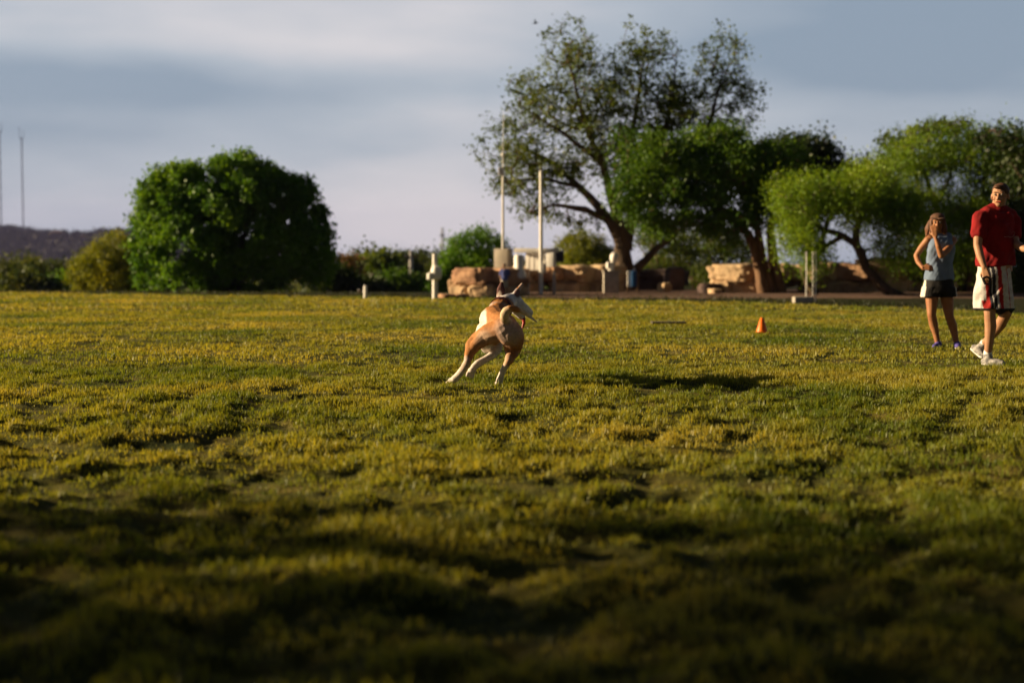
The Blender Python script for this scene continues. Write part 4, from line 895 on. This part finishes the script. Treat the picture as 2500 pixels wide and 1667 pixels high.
def hand(B, w, d, palm_n, s=1.0, curl=.4, thumb=1, spread=.25):
    """palm and five separate fingers from wrist w towards d; palm_n = way the palm faces"""
    d = Vector(d).normalized(); n_ = Vector(palm_n); n_ = (n_ - d * n_.dot(d)).normalized(); s_ = d.cross(n_) * thumb
    pc = w + d * .045 * s
    for k in (-.026, -.009, .009, .026): B.limb([w + s_ * k * .6 * s, w + d * .085 * s + s_ * k * s], [.016 * s, .0125 * s])
    for k, ln in ((.030, .072), (.010, .080), (-.010, .075), (-.029, .060)):
        a = w + d * .088 * s + s_ * k * s; dd = (d + s_ * k * spread * 8).normalized(); p = a; pts = [a]
        for q in range(3):
            dd = (dd * math.cos(curl) + n_ * math.sin(curl)).normalized(); p = p + dd * ln * s * (.45, .32, .23)[q]; pts.append(p)
        B.limb(pts, [.0095 * s, .0088 * s, .008 * s, .0068 * s])
    a = w + d * .03 * s + s_ * .024 * s; B.limb([a, a + (d * .6 + s_ * .7 + n_ * .3).normalized() * .038 * s, a + (d * .85 + s_ * .5 + n_ * .45).normalized() * .070 * s], [.013 * s, .0105 * s, .0085 * s])
def eyes(Q, root, s=1):
    for q in (-1, 1):
        e = Body(); e.ball(Q(q * .031, .0765, .012), .011 * s); o = e.bake('eye', M['eye'], root, .003, 1)
        e = Body(); e.ball(Q(q * .031, .0845, .012), .0062 * s); e.bake('iris', M['nose'], o, .002, 1)
def shoe(name, heel, toe, m, root, w=.045, ank=None, sole=None):
    B = Body(); d = (toe - heel).normalized()
    B.limb([heel, heel + d * .10, toe - d * .05, toe], [w * .9, w * .95, w, w * .72], flat=((0, 0, 1) if abs(d.z) < .8 else (1, 0, 0), .85))
    if ank is not None: B.limb([heel + d * .04, ank], [w * 1.05, w * 1.0])
    o = B.bake(name, m, root, .006, 3)
    if sole:
        s_ = Vector((0, 0, -1)); s_ = (s_ - d * s_.dot(d)).normalized(); K = Body(); K.limb([heel + s_ * w * .62, heel + d * .12 + s_ * w * .62, toe + s_ * w * .55], [w * .95, w * .85, w * .9], flat=(tuple(s_), .32)); K.bake('sole', sole, o, .006, 2)
    return o

def strands(Q, parent, m, n, z0, z1, seed, front=.3):
    """loose locks over the hair surface"""
    r = random.Random(seed); b = MB()
    for i in range(n):
        a = r.uniform(front, math.pi * 2 - front) + math.pi / 2; x, y = math.cos(a), math.sin(a); l = r.uniform(.6, 1)
        p0 = Q(x * .05, y * .06 - .015, .10); p1 = Q(x * .088, y * .10 - .015, .03); p2 = Q(x * .092 + r.uniform(-.01, .01), y * .10 - .01, z0 * l); p3 = Q(x * .095 + r.uniform(-.03, .03), y * .10 + r.uniform(-.02, .02), z1 * l)
        b.tube([p0, p1, p2, p3], [.007, .009, .007, .002], 5)
    b.build('hair_locks', m, parent)
def man():
    D0 = 14.23
    def P(X, Y, w=0): return PX(2180 + X / 3.1375, 420 + Y / 3.1375, D0 + w)
    g = P(740, 1478); root = empty('person', (g.x, g.y, gz(g.x, g.y)), 'man in a red t-shirt and white and red basketball shorts walking at the right edge', 'person')
    B = Body(); hc = P(822, 184, -.02); Q = head(B, hc, (-.50, -.86, -.05), 1.04)
    B.limb([P(815, 230, .02), P(800, 300, .03)], [.064, .075]); B.limb([P(740, 318, 0), P(800, 275, .03), P(865, 322, .04)], [.05, .06, .05])
    B.limb([P(715, 330, -.02), P(880, 335, .06)], [.07, .07]); B.loft([(P(790, 760), .16, .12), (P(790, 620), .155, .125), (P(785, 450), .175, .13), (P(790, 330), .15, .10)])
    # arms
    B.limb([P(672, 352, -.06), P(655, 460, -.10), P(650, 565, -.13)], [.060, .050, .042]); B.limb([P(650, 565, -.13), P(668, 640, -.18), P(700, 730, -.24)], [.042, .040, .027])
    hand(B, P(702, 735, -.245), (.22, -.12, -1), (.6, .9, 0), 1.0, .45, thumb=-1)
    B.limb([P(905, 360, .08), P(925, 460, .02), P(935, 545, -.06)], [.060, .050, .042]); B.limb([P(935, 545, -.06), P(985, 580, -.18), P(1050, 600, -.32)], [.042, .040, .027])
    hand(B, P(1055, 602, -.33), (.8, -.5, -.1), (0, .3, -1), 1.0, .25)
    # legs
    B.limb([P(745, 800, 0), P(742, 950, -.02), P(742, 1085, -.05), P(748, 1180, -.03), P(738, 1290, -.02), P(726, 1400, 0)], [.092, .078, .056, .058, .045, .036]); 
    B.limb([P(835, 800, .08), P(862, 950, .06), P(868, 1080, .04), P(820, 1170, .16), P(760, 1250, .30), P(692, 1318, .42)], [.092, .076, .055, .057, .044, .035])
    B.bake('body', M['skin_m'], root, .006, 4)
    eyes(Q, root, 1.04)
    H = Body(); H.ball(Q(0, -.022, .048), (.082, .096, .082)); H.ball(Q(0, -.06, -.0), (.068, .06, .075)); H.ball(Q(0, .055, .085), (.055, .035, .022)); H.bake('hair', M['hair'], root, .006, 2, ripple=.01)
    for q in (-1, 1): Bw = MB(); Bw.tube([Q(q * .018, .091, .036), Q(q * .045, .080, .036)], .0035, 6); Bw.build('eyebrow', M['hair'], root)
    Bw = MB(); Bw.tube([Q(-.022, .088, -.053), Q(.022, .088, -.053)], .0035, 6); Bw.build('mouth', M['tongue'], root)
    # t-shirt
    T = Body(); T.limb([P(712, 330, -.02), P(880, 335, .06)], [.084, .084]); T.limb([P(735, 322, 0), P(795, 296, .03), P(865, 325, .04)], [.075, .085, .075])
    T.loft([(P(785, 722), .205, .155), (P(785, 640), .195, .15), (P(783, 520), .19, .15), (P(785, 400), .192, .145), (P(790, 320), .15, .10)], 28)
    T.limb([P(675, 350, -.05), P(658, 430, -.085), P(655, 465, -.10)], [.082, .074, .076]); T.limb([P(900, 355, .08), P(922, 430, .03), P(930, 480, .0)], [.082, .074, .076])
    T.bake('t_shirt', mat('red_cotton', (.23, .004, .006), (.16, .003, .005), 9, .9, .004, 26), root, .007, 3, ripple=.04)
    # thin swirl print on the chest
    def front(X, Y): p = P(X, Y, 0); return p + Vector((0, -.158 + abs(X - 785) * .00014, 0))
    m = MB()
    for pts in (((812, 500), (840, 497), (860, 503), (880, 498), (892, 480)), ((880, 498), (895, 470), (885, 455), (870, 470))): m.tube([front(*q) for q in pts], .0022, 5)
    m.build('shirt_print', mat('faded_print', (.42, .25, .24), (.3, .15, .15), 12, .9), root)
    # shorts
    K = Body(); K.loft([(P(770, 1055), .192, .155), (P(770, 900, .01), .19, .155), (P(775, 780), .175, .15), (P(785, 690), .165, .135)], 32)
    K.limb([P(790, 1000, .1), P(850, 1050, .06)], [.08, .085])
    WHc = (.58, .56, .56); RD = (.38, .012, .012); BK = (.015, .015, .025)
    def paint(co):
        X = ((co[:, 0] / co[:, 1] * FPX + 1250) - 2180) * 3.1375; x0 = P(770, 900).x; u = (co[:, 0] - x0); c = np.tile(np.array(WHc, np.float32), (len(co), 1))
        zz = (co[:, 2] - P(770, 1060).z) / (P(770, 700).z - P(770, 1060).z)
        sh = (zz - .5) * .05
        def band(a, b_, col):
            k = (u + sh > a) & (u + sh < b_); c[k] = col
        band(-.117, -.088, RD); band(-.088, -.020, BK); band(-.060, -.054, WHc); band(.002, .044, RD); band(.105, .112, RD)
        c[zz < .055] = BK; k = (zz > .055) & (zz < .22) & (u < -.07); c[k & (u > -.175 + (.22 - zz) * .1 + .03)] = RD
        return c
    K.bake('shorts', M['attr'], root, .007, 3, paint, ripple=.045)
    WS = mat('grey_white_trainer', (.48, .46, .44), (.12, .12, .13), 28, .7); SL = M['white']
    shoe('shoe', P(705, 1450, -.0), P(835, 1462, -.13), WS, root, .046, P(727, 1405, 0), SL)
    shoe('shoe', P(628, 1345, .46), P(690, 1400, .36), WS, root, .044, P(688, 1330, .42), SL)
    for a, b_ in ((P(727, 1375, 0), P(726, 1410, 0)), (P(700, 1308, .41), P(684, 1332, .43))): s_ = Body(); s_.limb([a, b_], [.041, .043]); s_.bake('sock', M['white'], root, .006, 2)
    # leash in the hand
    lr = empty('leash', P(722, 800, -.26), 'short black leash held in the hand of the man in red', 'leash'); m = MB(); a = P(722, 800, -.26)
    m.tube([a + Vector((-.05, -.02, -.02)), a + Vector((-.03, -.03, -.07)), a + Vector((.01, -.03, -.075)), a + Vector((.03, -.01, -.03)), a + Vector((0, .0, .0)), a + Vector((-.05, -.02, -.02))], .012, 8)
    m.build('handle', M['black'], lr)
man()

def woman():
    D0 = 17.02
    def P(X, Y, w=0): return PX(2180 + X / 3.1375, 420 + Y / 3.1375, D0 + w)
    g = P(400, 1350); root = empty('person', (g.x, g.y, gz(g.x, g.y)), 'woman in a blue grey tank top and black shorts with one hand over her mouth', 'person')
    B = Body(); hc = P(342, 392, -.03); Q = head(B, hc, (-.30, -.95, -.08), .96)
    B.limb([P(355, 440, .0), P(362, 490, .02)], [.048, .052])
    B.limb([P(290, 508, 0), P(440, 512, 0)], [.052, .052]); B.loft([(P(355, 860), .145, .11), (P(358, 720), .125, .10), (P(362, 600), .14, .11), (P(365, 510), .13, .08)])
    B.limb([P(268, 520, 0), P(215, 585, .06), P(180, 640, .09)], [.046, .040, .034]); B.limb([P(180, 640, .09), P(195, 690, .02), P(228, 733, -.07)], [.034, .032, .022])
    hand(B, P(228, 733, -.07), (.75, -.35, .0), (.3, .9, -.2), .92, .3, thumb=1)
    B.limb([P(462, 522, -.0), P(420, 590, -.12), P(370, 640, -.22)], [.046, .042, .036]); B.limb([P(370, 640, -.22), P(348, 570, -.23), P(326, 500, -.21)], [.036, .033, .022])
    hand(B, P(325, 498, -.21), (-.15, .20, 1), (.35, 1, 0), .92, .22, thumb=1)
    B.limb([P(302, 880, 0), P(298, 980, -.01), P(296, 1090, -.03), P(312, 1170, .01), P(330, 1240, .01), P(344, 1315, 0)], [.088, .074, .052, .053, .040, .031])
    B.limb([P(405, 880, 0), P(415, 990, -.01), P(432, 1105, -.03), P(458, 1180, .01), P(474, 1250, .01), P(488, 1315, 0)], [.088, .074, .052, .053, .040, .031])
    B.bake('body', M['skin_f'], root, .006, 4); eyes(Q, root, .96)
    H = Body(); H.ball(Q(0, -.02, .03), (.084, .098, .088)); H.limb([Q(.06, -.03, 0), Q(.10, -.02, -.08), Q(.125, -.02, -.15)], [.055, .058, .034]); H.limb([Q(-.06, -.03, 0), Q(-.078, -.01, -.08), Q(-.08, -.0, -.12)], [.04, .032, .018]); H.limb([Q(0, -.07, 0), Q(.02, -.08, -.13)], [.06, .05])
    AH = mat('auburn_hair', (.16, .065, .03), (.07, .028, .015), 30, .6, .008, 60, stretch=(1, 1, .2)); H.bake('hair', AH, root, .006, 2, ripple=.03); strands(Q, root, AH, 90, -.08, -.17, 5, 1.0)
    # cap with peak
    C = Body(); C.ball(Q(0, -.015, .062), (.088, .102, .062)); C.bake('cap', mat('brown_cap', (.12, .06, .035), (.08, .04, .025), 20, .85, .002, 60), root, .006, 2)
    C = Body(); C.limb([Q(-.03, .06, .065), Q(-.035, .135, .062)], [.055, .045], flat=(tuple(Q(0, 0, 1) - Q(0, 0, 0)), .16)); C.limb([Q(.03, .06, .065), Q(.03, .135, .060)], [.055, .045], flat=(tuple(Q(0, 0, 1) - Q(0, 0, 0)), .16)); C.bake('peak', M['cap'] if 'cap' in M else mat('peak_brown', (.12, .06, .035), (.08, .04, .025), 20, .85), root, .005, 2)
    T = Body(); T.loft([(P(353, 826), .182, .135), (P(354, 760), .172, .13), (P(358, 690), .155, .125), (P(362, 600), .165, .13), (P(364, 540), .15, .115), (P(364, 500), .125, .08)], 28)
    T.limb([P(308, 498, 0), P(425, 500, 0)], [.052, .052])
    T.bake('tank_top', mat('blue_grey_jersey', (.16, .22, .33), (.12, .165, .26), 9, .9, .003, 30), root, .007, 3, ripple=.045)
    K = Body(); K.loft([(P(352, 815), .165, .13), (P(350, 880), .185, .145), (P(348, 925), .195, .15)], 28); K.loft([(P(300, 880), .12, .13), (P(288, 958), .118, .125)][::-1], 20); K.loft([(P(405, 880), .12, .13), (P(418, 958), .118, .125)][::-1], 20)
    xa, xb = P(232, 900).x, P(470, 900).x
    def paint(co):
        c = np.tile(np.array((.014, .013, .014), np.float32), (len(co), 1)); t = (co[:, 2] - P(350, 958).z) / .22
        k = (co[:, 0] < xa - .005 + t * .03) & (np.abs(co[:, 1] - D0 + .02) < .07); c[k] = (.7, .66, .62); k = (co[:, 0] > xb + .005 - t * .02) & (np.abs(co[:, 1] - D0 + .02) < .07); c[k] = (.7, .66, .62); return c
    K.bake('shorts', M['attr'], root, .007, 3, paint, ripple=.02)
    PS = mat('purple_trainer', (.10, .08, .38), (.06, .05, .22), 25, .7)
    shoe('shoe', P(352, 1325, .02), P(318, 1338, -.15), PS, root, .040, P(346, 1312, 0), M['white']); shoe('shoe', P(492, 1325, .02), P(500, 1336, -.15), PS, root, .040, P(489, 1312, 0), M['white'])
woman()

def far_person():
    D = 44.0; k = D / FPX; g = PX(1232, 724, D); g.z = gz(g.x, D); root = empty('person', g, 'small distant person in a blue shirt standing in front of the rock wall', 'person')
    H = PX(1230, 643, D).z - g.z; s = H / 1.75
    def q(x, y, z): return g + Vector((x, y, z)) * s
    B = Body(); Q = head(B, q(-.02, 0, 1.62), (-.6, -.8, 0), s); B.limb([q(-.01, 0, 1.52), q(0, 0, 1.42)], [.06 * s, .06 * s]); B.loft([(q(0, 0, .92), .15 * s, .11 * s), (q(0, 0, 1.15), .13 * s, .1 * s), (q(0, 0, 1.42), .16 * s, .1 * s)], 16)
    for a in (-1, 1):
        B.limb([q(a * .19, 0, 1.40), q(a * .24, .02, 1.12), q(a * .2, -.12, .92)], [.05 * s, .04 * s, .028 * s]); hand(B, q(a * .2, -.12, .92), (0, -.4, -1), (-a, 0, 0), s, .3)
        B.limb([q(a * .09, 0, .9), q(a * .10, -.02, .5), q(a * .11, .02, .08)], [.09 * s, .055 * s, .036 * s])
    B.bake('body', M['skin_m'], root, .008, 2)
    Hh = Body(); Hh.ball(Q(0, -.02, .04), (.084 * s, .1 * s, .085 * s)); Hh.bake('hair', M['nose'], root, .008, 1)
    T = Body(); T.loft([(q(0, 0, .86), .19 * s, .14 * s), (q(0, 0, 1.15), .17 * s, .13 * s), (q(0, 0, 1.44), .17 * s, .11 * s)], 18)
    for a in (-1, 1): T.limb([q(a * .18, 0, 1.40), q(a * .23, .02, 1.16)], [.068 * s, .062 * s])
    T.bake('t_shirt', mat('blue_cotton', (.12, .15, .42), (.09, .11, .32), 12, .9), root, .009, 3, ripple=.02)
    K = Body()
    for a in (-1, 1): K.loft([(q(a * .09, 0, .5), .10 * s, .11 * s), (q(a * .08, 0, .92), .11 * s, .12 * s)], 14)
    K.bake('shorts', M['beige'], root, .009, 2)
    for a in (-1, 1): shoe('shoe', q(a * .11, .04, .05), q(a * .14, -.16, .04), M['dark'], root, .045 * s, q(a * .11, .02, .1))
far_person()

# ------------------------------------------------------------------ air between the camera and the far hills
def haze():
    m = bpy.data.materials.new('air'); m.use_nodes = True; t = m.node_tree; t.nodes.clear(); o = t.nodes.new('ShaderNodeOutputMaterial'); p = t.nodes.new('ShaderNodeVolumePrincipled')
    p.inputs['Color'].default_value = (.42, .45, 1, 1); p.inputs['Density'].default_value = 0.00006; p.inputs['Anisotropy'].default_value = .2; t.links.new(p.outputs[0], o.inputs['Volume'])
    b = MB(); b.box((0, 1100, 45), (9000, 9000, 320)); ob = b.build('haze', m, None, False); tag(ob, kind='stuff')
haze()
